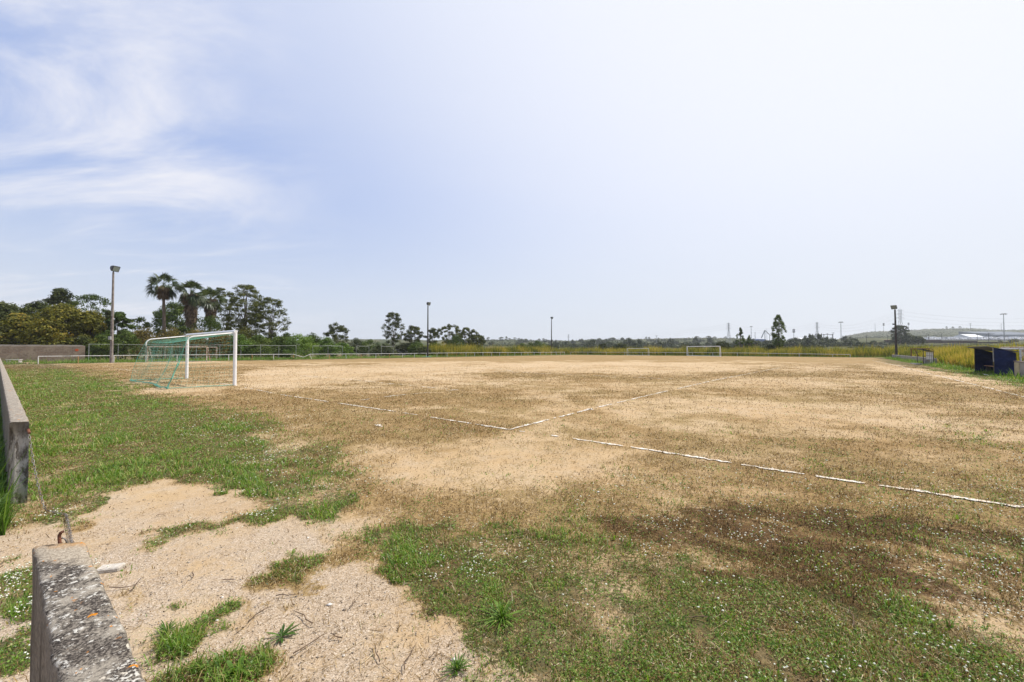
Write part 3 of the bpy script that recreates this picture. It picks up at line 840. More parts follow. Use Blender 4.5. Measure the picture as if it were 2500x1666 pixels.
# ------------------------------------------------------------------ low concrete walls by the gap
def mat_lichen():
    m, nt, b = new_mat('lichen_concrete')
    b.inputs['Roughness'].default_value = .95
    b.inputs['Specular IOR Level'].default_value = .1
    geo = nt.nodes.new('ShaderNodeNewGeometry'); P = geo.outputs['Position']
    def noise(scale, detail=4.0, rough=.6, dist=0.0, sx=None):
        src = P
        if sx:
            mp = nt.nodes.new('ShaderNodeMapping'); mp.inputs['Scale'].default_value = sx; nt.links.new(P, mp.inputs[0]); src = mp.outputs[0]
        nn = nd(nt, 'ShaderNodeTexNoise', i_Scale=scale, i_Detail=detail, i_Roughness=rough, i_Distortion=dist)
        nt.links.new(src, nn.inputs['Vector']); return nn.outputs[0]
    nz = nd(nt, 'ShaderNodeSeparateXYZ'); nt.links.new(geo.outputs['True Normal'], nz.inputs[0])
    top = sstep(nt, nz.outputs[2], .35, .75)
    pz = nd(nt, 'ShaderNodeSeparateXYZ'); nt.links.new(P, pz.inputs[0])
    fine, mid, big = noise(130, 4, .75), noise(44, 5, .7), noise(10, 5, .65)
    plain = mix_c(nt, sstep(nt, mid, .35, .65), (.17, .145, .115), (.29, .25, .20))
    plain = mix_c(nt, math_n(nt, 'MULTIPLY', sstep(nt, noise(5, 5, .7, 0, (1, 1, .22)), .50, .64), .75), plain, (.10, .085, .07))
    plain = mix_c(nt, math_n(nt, 'MULTIPLY', sstep(nt, noise(16, 4, .7, 0, (1, 1, .12)), .60, .70), .6), plain, (.46, .44, .40))
    t = mix_c(nt, sstep(nt, fine, .42, .64), (.042, .035, .030), (.21, .18, .15))
    t = mix_c(nt, sstep(nt, math_n(nt, 'ADD', big, math_n(nt, 'MULTIPLY', fine, .4)), .62, .82), t, (.33, .29, .235))
    t = mix_c(nt, sstep(nt, math_n(nt, 'ADD', mid, math_n(nt, 'MULTIPLY', fine, .35)), .74, .80), t, (.58, .55, .49))
    t = mix_c(nt, sstep(nt, noise(19, 5, .6, .4), .63, .66), t, (.56, .50, .41))
    end = sstep(nt, math_n(nt, 'ADD', pz.outputs[1], math_n(nt, 'MULTIPLY', big, .22)), 1.54, 1.62)
    t = mix_c(nt, math_n(nt, 'MULTIPLY', end, math_n(nt, 'LESS_THAN', pz.outputs[1], 2.5)), t, mix_c(nt, sstep(nt, fine, .4, .6), (.26, .215, .16), (.47, .40, .31)))
    end2 = math_n(nt, 'MULTIPLY', sstep(nt, math_n(nt, 'ADD', pz.outputs[1], math_n(nt, 'MULTIPLY', mid, .12)), 1.63, 1.70), math_n(nt, 'LESS_THAN', pz.outputs[1], 2.5))
    t = mix_c(nt, math_n(nt, 'MULTIPLY', end2, .85), t, (.44, .25, .10))
    farw = math_n(nt, 'GREATER_THAN', pz.outputs[1], 2.5)
    t = mix_c(nt, math_n(nt, 'MULTIPLY', farw, .78), t, mix_c(nt, sstep(nt, mid, .35, .65), (.22, .185, .15), (.42, .37, .30)))
    t = mix_c(nt, math_n(nt, 'MULTIPLY', sstep(nt, noise(24, 2, .5, .6), .66, .69), math_n(nt, 'MAXIMUM', sstep(nt, noise(4.5, 2), .45, .53), math_n(nt, 'MULTIPLY', sstep(nt, pz.outputs[1], 1.40, 1.50), math_n(nt, 'LESS_THAN', pz.outputs[1], 2.5)))), t, (.58, .22, .02))
    c = mix_c(nt, top, plain, t)
    endf = math_n(nt, 'MULTIPLY', math_n(nt, 'MULTIPLY', sstep(nt, nz.outputs[0], -.3, 0.0), sstep(nt, nz.outputs[2], .5, .3)), farw)
    ef = mix_c(nt, sstep(nt, noise(14, 6, .75, .3, (1, 1, .35)), .40, .58), (.10, .085, .07), (.44, .41, .37))
    ef = mix_c(nt, math_n(nt, 'MULTIPLY', sstep(nt, pz.outputs[2], .66, .78), .75), ef, (.10, .085, .065))
    c = mix_c(nt, endf, c, ef)
    nt.links.new(c, b.inputs['Base Color'])
    bn = nd(nt, 'ShaderNodeBump', i_Strength=.7, i_Distance=.008)
    nt.links.new(math_n(nt, 'ADD', mid, fine), bn.inputs['Height']); nt.links.new(bn.outputs[0], b.inputs['Normal'])
    return m
M['lichen'] = mat_lichen()

def low_wall(name, d_start, d_end, skew, step, seed, label):
    """wall swept along its own line; its two faces run x = -1.294 d + c at ground and top"""
    TOP = .88
    cl, cr = .165, .382
    n = max(2, int(abs(d_end - d_start) / step))
    prof = []
    b = .012
    for u, z in ((0, -.05), (0, .12), (0, .3), (0, .5), (0, .7), (0, TOP - b), (.03, TOP - b * .4), (.08, TOP), (.3, TOP), (.5, TOP), (.7, TOP), (.92, TOP), (.97, TOP - b * .4), (1, TOP - b), (1, .7), (1, .5), (1, .3), (1, .12), (1, -.05)):
        prof.append((u, z))
    k = len(prof); vs = []
    for i in range(n + 1):
        d = d_start + (d_end - d_start) * i / n
        for u, z in prof:
            dd = d + skew * u
            x = -1.294 * dd + cl + (cr - cl) * u
            vs.append((x, dd, z))
    vs = np.array(vs)
    nz_ = fbm(vs[:, 0] * 22 + vs[:, 2] * 9, vs[:, 1] * 22 + vs[:, 2] * 13, seed, 3) - .5
    nb = fbm(vs[:, 0] * 3 + vs[:, 2] * 3, vs[:, 1] * 3, seed + 5, 2) - .5
    amp = .010
    vs[:, 2] += np.where(vs[:, 2] > .8, nz_ * amp + nb * .012, 0)
    nn = np.array([.611, .791])
    side = np.where(np.arange(len(vs)) % k < 8, -1, 1)
    vs[:, 0] += side * nz_ * amp * nn[0]; vs[:, 1] += side * nz_ * amp * nn[1]
    fs = []
    for i in range(n):
        for j in range(k - 1):
            a = i * k + j
            fs.append((a, a + k, a + k + 1, a + 1))
    q = np.array(fs)
    if d_end > d_start: q = q[:, ::-1]
    # end faces as quads strips across the thickness
    ends = []
    for base in (0, n * k):
        for j in range((k - 1) // 2):
            ends.append((base + j, base + j + 1, base + k - 2 - j, base + k - 1 - j))
    o = np_mesh(name, vs, [q, np.array(ends)], M['lichen'])
    return tag(o, label, 'wall')
nw = low_wall('concrete_wall', 1.60, -1.2, .038, .018, 3, 'low concrete wall nearest the viewer, its top mottled with white and orange lichen, a rusty hook on its end')
fw = low_wall('concrete_wall', 4.31, 41.0, .05, .05, 4, 'long low concrete wall with a chain on its end face, running off beside the lush lawn')

mb = MB()
hp = at(146, 1322, 1.625)
hp.z = .882
mb.tube([hp + Vector((0.004, 0, -.03)), hp, hp + Vector((-.004, .002, .012)), hp + Vector((-.007, .004, .026)), hp + Vector((-.003, .006, .037)), hp + Vector((.004, .008, .040))], .0055, 8)
mb.build('hook', M['rust'], nw, smooth=True)

def make_chain():
    mb = MB()
    e = at(69, 1050, 4.33); g1 = gp(111, 1251); g2 = gp(162, 1262)
    path = [e]
    for i in range(1, 11):
        t = i / 10
        p = e.lerp(g1, t); p.z -= .10 * math.sin(math.pi * t) * (1 - t * .4); p.z = max(p.z, .02)
        path.append(p)
    for i in range(1, 6): p = g1.lerp(g2, i / 5); p.z = .02; path.append(p)
    h2 = hp + Vector((.006, .03, 0))
    for i in range(1, 16):
        t = i / 15; p = g2.lerp(Vector((h2.x - .10, h2.y + .25, .02)), t); p.z = .02 + .004 * math.sin(i); path.append(p)
    for i in range(1, 7): t = i / 6; p = Vector((h2.x - .10, h2.y + .25, .02)).lerp(hp + Vector((0, .006, .03)), t); path.append(p)
    # resample to link pitch
    pitch = .034; out = [path[0]]; acc = 0
    for a, b in zip(path[:-1], path[1:]):
        L = (b - a).length; s = pitch - acc
        while s <= L: out.append(a.lerp(b, s / L)); s += pitch
        acc = (acc + L) % pitch
    for i in range(len(out) - 1):
        a, b = out[i], out[i + 1]; d = (b - a).normalized(); c = (a + b) / 2
        s = d.cross(Vector((0, 0, 1)));  s = s.normalized() if s.length > .01 else Vector((1, 0, 0)); n = d.cross(s)
        w = s if i % 2 == 0 else n
        ring = []
        for k in range(9):
            an = 2 * math.pi * k / 8
            ring.append(c + d * (.021 * math.cos(an)) + w * (.0095 * math.sin(an)))
        mb.tube(ring, .0028, 5, cap=False)
    o = mb.build('chain', mat_basic('chain_steel', (.30, .28, .26), (.12, .085, .07), .5, 20, metal=.5), smooth=True)
    return tag(o, 'steel link chain hanging from the end of the long low wall to the ground', 'chain')
make_chain()
mb = MB(); mb.tube([at(69, 1050, 4.345) + Vector((-.02, .02, 0)), at(69, 1049, 4.33)], .014, 8); mb.tube([at(69, 1050, 4.33), at(72, 1058, 4.30)], .012, 8)
mb.build('chain_anchor', M['rust'], fw)

mb = MB()
c = gp(276, 1392)
mb.box((c.x - .02, c.y, .012), (.15, .085, .035), rz=.25, bev=.008)
o = mb.build('stone_slab', mat_basic('pale_stone', (.58, .53, .46), (.42, .37, .31), .9, 30, bump=.4)); tag(o, 'flat pale stone offcut lying on the gravel beside the lichened wall', 'stone')

# ------------------------------------------------------------------ goals
def main_goal():
    mid = (PA + PB) / 2
    root = empty('football_goal', mid)
    tag(root, 'large white football goal with green net on the near goal line', 'goal')
    H = 2.50; r = .06
    L = lambda p: Vector(p) - mid
    for p in (PA, PB):
        m = MB(); m.tube([L(p) + Vector((0, 0, -.03)), L(p) + Vector((0, 0, H - .0))], .074, 16)
        m.build('post', M['white_paint'], root, smooth=False)
    m = MB(); m.tube([L(PA) + Vector((0, 0, H)) - GV * .074, L(PB) + Vector((0, 0, H)) + GV * .074], .0735, 16); m.build('crossbar', M['white_paint'], root)
    B = -GU
    for p, sgn in ((PA, 1), (PB, -1)):
        pts = []
        z0 = H - .26
        pts.append(L(p) + Vector((0, 0, H - .05)) + GV * sgn * .03)
        for k in range(9):
            a = math.pi / 2 * k / 8
            pts.append(L(p) + GV * sgn * .03 + B * (1.50 + .28 * math.sin(a)) + Vector((0, 0, z0 - .28 * (1 - math.cos(a)))))
        pts.append(pts[-1] + Vector((0, 0, -.10)))
        m = MB(); m.tube(pts, .028, 10); m.build('net_support', M['white_paint'], root, smooth=True)
    # net: roof, back and two sides of knotted cord
    rr = random.Random(4)
    W = (PB - PA).length
    top_b = 1.76; bot_b = 2.35
    m = MB(); rad = .0062
    nu = 34
    def roof(u, v):       # u along goal, v 0 front..1 back
        sag = .22 * (math.sin(math.pi * u) ** .6) * (v ** .8) * (1.15 - v * .3) * (1 if True else 1)
        z = H - .10 - .24 * v - sag
        return L(PA) + GV * (u * W) + B * (top_b * v) + Vector((0, 0, z))
    def back(u, v):       # v 0 top .. 1 ground
        t = roof(u, 1)
        b = L(PA) + GV * (u * W) + B * (bot_b + .12 * math.sin(u * 9)) + Vector((0, 0, .03))
        p = t.lerp(b, v)
        p += B * (.10 * math.sin(math.pi * v) * math.sin(u * 17 + 2)) - B * .22 * math.sin(math.pi * v) * (math.sin(math.pi * u) ** .5)
        return p
    def side(pp, v, w):   # v 0 front post .. 1 back edge, w 0 top .. 1 ground
        front = L(pp) + B * .02 + Vector((0, 0, (H - .1) * (1 - w)))
        u = 0 if pp is PA else 1
        bk = back(u, w)
        p = front.lerp(bk, v)
        s = 1 if pp is PA else -1
        return p + GV * s * .10 * math.sin(math.pi * v) * math.sin(math.pi * w) + Vector((0, 0, -.05 * math.sin(math.pi * v) * (1 - w)))
    def grid(fn, a, b, rad=rad):
        for i in range(a + 1):
            m.tube([fn(i / a, j / b) for j in range(b + 1)], rad, 3, cap=False)
        for j in range(b + 1):
            m.tube([fn(i / a, j / b) for i in range(a + 1)], rad, 3, cap=False)
    grid(roof, nu, 9, .0030)
    grid(back, 38, 15, .0028)
    grid(lambda v, w: side(PA, v, w), 12, 15, .0030)
    grid(lambda v, w: side(PB, v, w), 12, 15, .0028)
    # gathered folds at the corners and along the ground
    for u0, v0, rd in ((0.0, 0, .008), (1.0, 0, .008), (.985, .45, .018), (.995, .5, .014)):
        m.tube([back(u0, v0 + (1 - v0) * k / 10) + GV * .05 * math.sin(k * 1.3) for k in range(11)], rd, 5)
    for q in range(5):
        m.tube([back(k / 40, .985) + Vector((rr.uniform(-.06, .06), rr.uniform(-.06, .06), rr.uniform(-.01, .05))) for k in range(41)], .009, 4)
    for pp in (PA, PB):
        for q in range(2): m.tube([side(pp, k / 12, .99) + Vector((rr.uniform(-.03, .03), rr.uniform(-.03, .03), rr.uniform(0, .03))) for k in range(13)], .009, 4)
    m.build('net', M['net'], root)
main_goal()

def portable_goal(A, B_, H, depth, r, mat, label, group=None, brace=True, name='small_goal', backdir=None):
    mid = (A + B_) / 2
    root = empty(name, mid); tag(root, label, 'goal', group)
    a, b = A - mid, B_ - mid
    for p in (a, b):
        m = MB(); m.tube([p + Vector((0, 0, -.02)), p + Vector((0, 0, H))], r, 10); m.build('post', mat, root)
    m = MB(); d = (b - a).normalized(); m.tube([a + Vector((0, 0, H)) - d * r, b + Vector((0, 0, H)) + d * r], r * 1.02, 10); m.build('crossbar', mat, root)
    if brace:
        bd = backdir or Vector((-d.y, d.x, 0))
        for p in (a, b):
            m = MB(); m.tube([p + Vector((0, 0, H)), p + bd * depth * .35 + Vector((0, 0, H * .97)), p + bd * depth + Vector((0, 0, .02)), p + bd * .02 + Vector((0, 0, .03))], r * .7, 8); m.build('brace', mat, root)
        m = MB(); m.tube([a + bd * depth + Vector((0, 0, .03)), b + bd * depth + Vector((0, 0, .03))], r * .7, 8); m.build('base_bar', mat, root)
    return root
portable_goal(gx(360.5, 53.5), gx(505, 55.5), 2.05, 1.3, .055, M['rust_white'], 'rust streaked small goal straight behind the near goal net', backdir=Vector((-.35, .94, 0)))
portable_goal(gx(403, 60.5), gx(529.5, 63), 2.05, 1.6, .055, M['rust_white'], 'rusty small goal farther back, its end showing past the other rusty one', backdir=Vector((-.7, .75, 0)))
p1 = gp(1677.3, 869.0); p2 = gp(1757.8, 871.0)
portable_goal(p1, p2, 2.44 + .06, 1.3, .075, M['white_paint'], 'white full size goal standing at the far end of the pitch', name='football_goal', brace=True, backdir=U)
portable_goal(gx(1531, 118), gx(1582.5, 115), 2.0, 1.3, .06, M['old_white'], 'small white training goal left of the far goal', backdir=U)
portable_goal(gx(1144, 112), gx(1174, 116), 2.05, 2.2, .045, M['galv'], 'thin grey training goal by the reeds, seen end on past the railing', backdir=Vector((.9, .4, 0)))
portable_goal(gx(2442, 28.0), gx(2491, 27.0), 1.72, 1.0, .05, M['old_white'], 'white small goal behind the blue dugout, just above the wall', backdir=Vector((.75, -.6, 0)))
portable_goal(gx(2446, 30.2), gx(2497, 29.2), 1.83, 1.0, .05, M['rust_white'], 'taller rusty small goal behind the blue dugout', backdir=Vector((.75, -.6, 0)))
portable_goal(gx(2224.5, 57), gx(2268, 56), 1.80, 1.0, .06, M['rust'], 'brown rusty goal in the reeds behind the open metal shelter', backdir=Vector((.75, -.6, 0)))

# ------------------------------------------------------------------ railings
def railing(name, pxs, P0, d, height, label, breaks=(), kinds=None, r=.04):
    root = empty(name, P0); tag(root, label, 'railing')
    pts = []
    for px in pxs:
        p, t = line_hit(px, P0, d); pts.append((t, p))
    pts.sort(key=lambda q: q[0])
    kinds = kinds or {}
    tops = []
    for i, (t, p) in enumerate(pts):
        h = height(t); q = p - P0
        lean = Vector((0, 0, 0))
        if kinds.get(i) == 'lean': lean = d * -.25
        m = MB()
        m.tube([q + Vector((0, 0, -.05)), q + lean + Vector((0, 0, h - .01))], r * (1.1 if kinds.get(i) != 'o' else .9), 8)
        m.build('post', M['orange_paint'] if kinds.get(i) == 'o' else M['old_white'], root)
        tops.append(q + lean + Vector((0, 0, h)))
    for i in range(len(tops) - 1):
        if i in breaks and breaks[i] == 'gap': continue
        m = MB()
        if i in breaks:
            a, b = tops[i], tops[i + 1]
            midp = a.lerp(b, .58) + Vector((0, 0, -.52))
            m.tube([a, midp, b], r, 8)
        else:
            a, b = tops[i], tops[i + 1]
            m.tube([a, a.lerp(b, .5) + Vector((0, 0, rnd.uniform(-.015, .01))), b], r, 8)
        m.build('rail', M['old_white'], root)
    return root
LP = [94.5, 192, 279, 357, 433, 505, 559, 616, 668.5, 717, 761, 804, 845, 882, 918, 951, 982.6, 1012, 1041, 1067, 1091.6, 1115, 1138, 1159, 1179, 1200, 1220, 1240, 1257, 1273, 1289, 1304, 1319, 1333, 1346, 1358, 1368, 1378]
railing('perimeter_railing', LP, RAIL0, RD, lambda t: .88 + .03 * math.sin(t * .11), 'long white railing on white and orange posts down the left side, one rail broken',
        breaks={9: 'kink'}, kinds={1: 'o', 5: 'o', 7: 'o', 9: 'o', 10: 'lean', 11: 'o', 13: 'o', 15: 'o', 21: 'o'})
FP = [1393, 1435, 1480, 1525, 1568, 1625, 1690, 1740, 1800, 1875, 1951, 2032, 2075]
FLINE = FAR0
railing('perimeter_railing', FP, FAR0, FD, lambda t: .86 - .28 * ss(np.array(t), 45, 75).item(), 'white pipe railing across the far end behind the far goal')

# ------------------------------------------------------------------ floodlights
def floodlight(px, depth, top_py, face, label, mat, square=False, heads=1, box_h=None, lean=0.0):
    b = gx(px, depth); ztop = zt(top_py, depth)
    root = empty('floodlight_mast', b); tag(root, label, 'floodlight', 'floodlight masts round the pitch')
    m = MB()
    H = ztop - .75
    if square:
        vs = []
        for z, w in ((-.1, .135), (2.5, .125), (H, .075)):
            vs += [(-w, -w * .8, z), (w, -w * .8, z), (w, w * .8, z), (-w, w * .8, z)]
        fs = [(3, 2, 1, 0), (8, 9, 10, 11)] + [(i * 4 + k, i * 4 + (k + 1) % 4, i * 4 + 4 + (k + 1) % 4, i * 4 + 4 + k) for i in range(2) for k in range(4)]
        m.add(vs, fs)
    else:
        m.tube([(0, 0, -.1), (lean * .4, 0, H * .5), (lean, 0, H)], [.19, .155, .11], 10)
    m.build('pole', mat, root)
    f = Vector((math.sin(face), math.cos(face), 0)); s = Vector((f.y, -f.x, 0))
    m = MB(); m.tube([(lean, 0, H - .25), (lean, 0, H + .28)], .06, 8); m.box((lean, 0, H + .24), (.5, .08, .08), rz=-face); m.build('bracket', M['dark_metal'], root)
    for hI in range(heads):
        c = Vector((lean, 0, H + .52)) + f * .10 + s * ((hI - (heads - 1) / 2) * .62)
        hm = MB()
        # a lamp housing that narrows to the back and looks down on the pitch
        up = Vector((0, 0, 1)); fw_ = (f * .93 - up * .37).normalized(); u2 = s.cross(fw_).normalized()
        if u2.z < 0: u2 = -u2
        prof = [(.28, .42, .36), (.22, .43, .37), (-.12, .30, .25), (-.38, .15, .13), (-.46, .09, .09)]
        vs = []
        for q, w, h in prof:
            for a, b_ in ((-1, -1), (1, -1), (1, 1), (-1, 1)): vs.append(c + fw_ * q + s * (w * a) + u2 * (h * b_))
        fs = [(0, 1, 2, 3), (16, 19, 18, 17)] + [(i * 4 + k, i * 4 + 4 + k, i * 4 + 4 + (k + 1) % 4, i * 4 + (k + 1) % 4) for i in range(4) for k in range(4)]
        hm.add(vs, fs[1:]); hd = hm.build('lamp_head', M['dark_metal'], root)
        gm = MB(); gm.add([c + fw_ * .282 + s * (.36 * a) + u2 * (.30 * b_) for a, b_ in ((-1, -1), (1, -1), (1, 1), (-1, 1))] + [c + fw_ * .262 + s * (.36 * a) + u2 * (.30 * b_) for a, b_ in ((-1, -1), (1, -1), (1, 1), (-1, 1))],
               [(0, 1, 2, 3), (7, 6, 5, 4), (0, 4, 5, 1), (1, 5, 6, 2), (2, 6, 7, 3), (3, 7, 4, 0)])
        gm.build('lens', M['lamp_glass'], hd)
    if box_h:
        m = MB(); m.box((lean * .2 - .02, -.24, box_h), (.30, .2, .42), bev=.02); m.build('junction_box', M['galv'] if square else M['dark_metal'], root)
    return root
floodlight(272.6, 50.0, 651, math.radians(92), 'tall grey square floodlight mast before the dark trees by the brick wall', M['pole_concrete'], True, 1, 3.1)
floodlight(1044.3, 88, 739, math.radians(122), 'dark floodlight mast standing in a heap of green net', M['pole_dark'], False, 1, 3.6)
floodlight(1346.5, 132, 774.5, math.radians(130), 'dark floodlight mast farthest off at the corner of the railing', M['pole_dark'], False, 1, 3.7)
fr = floodlight(2188.3, 72.5, 746.5, math.radians(-108), 'black floodlight mast standing against the low wall by the open shelter', M['pole_dark'], False, 1, None, lean=-.1)
m = MB(); m.box((-.42, 0, zt(792, 72.5)), (.24, .2, .26), bev=.02); m.tube([(-.3, 0, zt(792, 72.5)), (-.02, 0, zt(792, 72.5))], .03, 6); m.build('speaker', M['dark_metal'], fr)

m = MB(); c0_ = gx(1042, 86.5)
for k in range(14):
    ph = rnd.uniform(0, 6.28); rx, ry = rnd.uniform(.4, 1.1), rnd.uniform(.2, .5)
    m.tube([(rx * math.cos(ph + a * .52), ry * math.sin(ph + a * .52), .04 + .09 * abs(math.sin(a * 1.7 + k))) for a in range(13)], .022, 4)
o = m.build('net_heap', M['net']); o.location = c0_; tag(o, 'heap of green netting at the foot of a dark floodlight mast', 'netting')

# ------------------------------------------------------------------ low wall by the dugouts
def mat_grey_wall():
    return mat_basic('grey_concrete', (.30, .28, .255), (.19, .175, .155), .9, 1.3, bump=.3, bscale=14)
M['grey_wall'] = mat_grey_wall()
def straight_wall(A, B_, H, T, name, label, mat, n=WN):
    m = MB(); A = Vector(A); B_ = Vector(B_)
    root_mid = (A + B_) / 2
    rz = math.atan2((B_ - A).y, (B_ - A).x)
    m.box((0, 0, H / 2 - .05), ((B_ - A).length, T, H + .1), rz=rz, bev=.012)
    o = m.build(name, mat); o.location = root_mid
    return tag(o, label, 'wall')
straight_wall(WALL0 + WN * .1, WALL1 + WN * .1 , .73, .2, 'low_wall', 'low grey concrete wall behind the open metal shelter', M['grey_wall'])
wn0 = gp(2477.5, 920.9)
wA = Vector((wn0.x, wn0.y, 0)); wB = wA - WD * 9.0
w2 = straight_wall(wA + WN * .1, wB + WN * .1, .93, .2, 'low_wall', 'beige and grey low wall at the right edge behind the blue dugout', M['grey_wall'])
m = MB(); mid_ = ((wA + wB) / 2 + WN * .1)
rzw = math.atan2(WD.y, WD.x)
m.box(Vector((0, 0, .955)), (9.06, .26, .05), rz=rzw, bev=.008); m.build('coping', mat_basic('coping', (.20, .16, .13), (.12, .09, .08), .9, 5), w2)
m = MB(); m.box(wA - WD * .45 - WN * .004 - mid_ + WN * .1 - WN * .1 + Vector((0, 0, .45)), (.85, .02, .88), rz=rzw)
m.build('beige_panel', mat_basic('beige', (.43, .37, .23), (.34, .29, .18), .85, 3), w2)

# ------------------------------------------------------------------ dugouts
def tarp_mat():
    m, nt, b = new_mat('navy_tarpaulin')
    b.inputs['Roughness'].default_value = .7
    b.inputs['Specular IOR Level'].default_value = .15
    tcn = nt.nodes.new('ShaderNodeTexCoord')
    n = nd(nt, 'ShaderNodeTexNoise', i_Scale=2.2, i_Detail=5.0, i_Roughness=.6, i_Distortion=.8)
    nt.links.new(tcn.outputs['Object'], n.inputs['Vector'])
    nt.links.new(mix_c(nt, sstep(nt, n.outputs[0], .3, .7), (.005, .010, .038), (.016, .028, .09)), b.inputs['Base Color'])
    bn = nd(nt, 'ShaderNodeBump', i_Strength=.6, i_Distance=.08); nt.links.new(n.outputs[0], bn.inputs['Height']); nt.links.new(bn.outputs[0], b.inputs['Normal'])
    return m
M['tarp'] = tarp_mat()
M['wood'] = mat_basic('bench_wood', (.34, .20, .13), (.22, .12, .08), .8, 8)
M['panel'] = mat_basic('polycarbonate', (.75, .77, .75), (.62, .64, .62), .4, 3)

def cloth(m, p00, p10, p11, p01, nu, nv, amp, seed, thick=.015):
    """a hung sheet with folds, given a back face so that it has thickness"""
    n = ((p10 - p00).cross(p01 - p00)).normalized()
    for side in (0, 1):
        vs = []; fs = []
        for j in range(nv + 1):
            for i in range(nu + 1):
                u, v = i / nu, j / nv
                p = (p00 * (1 - u) + p10 * u) * (1 - v) + (p01 * (1 - u) + p11 * u) * v
                e = min(u, 1 - u, v, 1 - v); k = min(1, e * 8)
                w = float(fbm(np.array([u * 4 + seed]), np.array([v * 3 + seed * .7]), seed, 3)[0] - .5)
                vs.append(p + n * (w * amp * k + side * thick))
        for j in range(nv):
            for i in range(nu):
                a = j * (nu + 1) + i
                f = (a, a + 1, a + nu + 2, a + nu + 1)
                fs.append(f if side else f[::-1])
        m.add(vs, fs)

def dugout(nf, depth, H0, H1, Llen, label, kind):
    """nf: foot of the near front corner; the hut runs away along WD, its back towards WN"""
    root = empty('dugout', nf); tag(root, label, 'dugout')
    A = Vector((0, 0, 0)); B_ = WD * Llen; bk = WN * depth
    up = lambda h: Vector((0, 0, h))
    if kind == 'tarp':
        for p, h in ((A, H0), (B_, H0), (A + bk, H1), (B_ + bk, H1), (A + WD * Llen / 2 + bk, H1)):
            m = MB(); m.tube([p + up(-.02), p + up(h)], .022, 8); m.build('frame_post', M['dark_metal'], root)
        m = MB(); cloth(m, A - WD * .03, A + bk - WD * .03, A + bk - WD * .03 + up(H1), A - WD * .03 + up(H0), 14, 20, .10, 3); m.build('side_sheet', M['tarp'], root, smooth=True)
        m = MB(); cloth(m, B_ + WD * .03, B_ + bk + WD * .03, B_ + bk + WD * .03 + up(H1), B_ + WD * .03 + up(H0), 10, 14, .08, 5); m.build('side_sheet', M['tarp'], root, smooth=True)
        m = MB(); cloth(m, A + bk + WN * .03, B_ + bk + WN * .03, B_ + bk + WN * .03 + up(H1), A + bk + WN * .03 + up(H1), 26, 14, .14, 7); m.build('back_sheet', M['tarp'], root, smooth=True)
        m = MB(); f0 = A - WN * .34 - WD * .12 + up(H0 + .06); f1 = B_ - WN * .34 + WD * .35 + up(H0 + .02); b1 = B_ + bk + WN * .14 + WD * .2 + up(H1 + .035); b0 = A + bk + WN * .14 - WD * .12 + up(H1 + .035)
        vs = [f0, f1, b1, b0]; vs += [v + up(.035) for v in vs]
        m.add(vs, [(0, 1, 2, 3), (7, 6, 5, 4), (0, 4, 5, 1), (1, 5, 6, 2), (2, 6, 7, 3), (3, 7, 4, 0)]); m.build('roof', mat_basic('grey_roof', (.13, .14, .165), (.07, .08, .10), .7, 4), root)
        m = MB(); m.tube([A + up(H0 * .5) - WN * .03, A + up(H0) - WN * .03 + WD * .06], .022, 6); m.build('hanging_strip', M['galv'], root)
        m = MB(); c = A + WD * Llen / 2 + bk * .62 + up(.52); rz = math.atan2(WD.y, WD.x)
        m.box(c, (Llen - .15, .26, .045), rz=rz, bev=.006); bench = m.build('bench', M['wood'], root)
        for k in (.12, .5, .88):
            m = MB(); m.box(A + WD * Llen * k + bk * .62 + up(.25), (.07, .2, .49), rz=rz); m.build('bench_leg', M['dark_metal'], bench)
        m = MB(); m.box(A + WD * Llen / 2 + bk * .25 + up(.012), (Llen - .1, depth * .9, .05), rz=rz); m.build('floor_slab', M['grey_wall'], root)
    else:
        dm = M['dark_metal']
        for p, h in ((A, H0), (B_, H0), (A + bk, H1), (B_ + bk, H1)):
            m = MB(); m.tube([p + up(-.02), p + up(h)], .032, 8); m.build('frame_post', dm, root)
        m = MB(); vs = [A - WN * .08 - WD * .06 + up(H0 + .02), B_ - WN * .08 + WD * .06 + up(H0 + .02), B_ + bk + WN * .06 + WD * .06 + up(H1 + .02), A + bk + WN * .06 - WD * .06 + up(H1 + .02)]
        vs += [v + up(.035) for v in vs]
        m.add(vs, [(0, 1, 2, 3), (7, 6, 5, 4), (0, 4, 5, 1), (1, 5, 6, 2), (2, 6, 7, 3), (3, 7, 4, 0)]); m.build('roof', dm, root)
        n = 4
        rz = math.atan2(WD.y, WD.x)
        for k in range(n):
            for zlo, zhi in ((.08, .52), (.56, .95), (.99, H1 - .06)):
                m = MB(); m.box(A + bk + WD * (Llen * (k + .5) / n) + up((zlo + zhi) / 2), (Llen / n - .10, .02, zhi - zlo), rz=rz); m.build('panel', M['panel'], root)
        for k in range(1, n):
            m = MB(); m.tube([A + bk + WD * (Llen * k / n) + up(0), A + bk + WD * (Llen * k / n) + up(H1)], .03, 6); m.build('mullion', dm, root)
        for z in (.06, .54, .97, H1 - .03):
            m = MB(); m.tube([A + bk + up(z), B_ + bk + up(z)], .025, 6); m.build('rail', dm, root)
        m = MB(); m.box(A + WD * Llen / 2 + bk * .55 + up(.45), (Llen - .2, .28, .05), rz=rz); m.build('bench', M['wood'], root)
        m = MB(); m.box(A + WD * Llen * .10 + bk * .4 + up(.3), (.6, .4, .6), rz=rz, bev=.01); m.build('equipment_box', M['grey_wall'], root)
        m = MB(); m.box(A + WD * Llen / 2 - WN * .15 + up(.02), (Llen + .3, .95, .12), rz=rz, bev=.01); m.build('floor_slab', M['grey_wall'], root)
    return root
d1 = gp(2428.4, 917.6)
dugout(d1, .86, 1.80, 1.47, 4.6, 'dark blue tarpaulin covered dugout at the right edge', 'tarp')
d2 = gx(2254, 43.9)
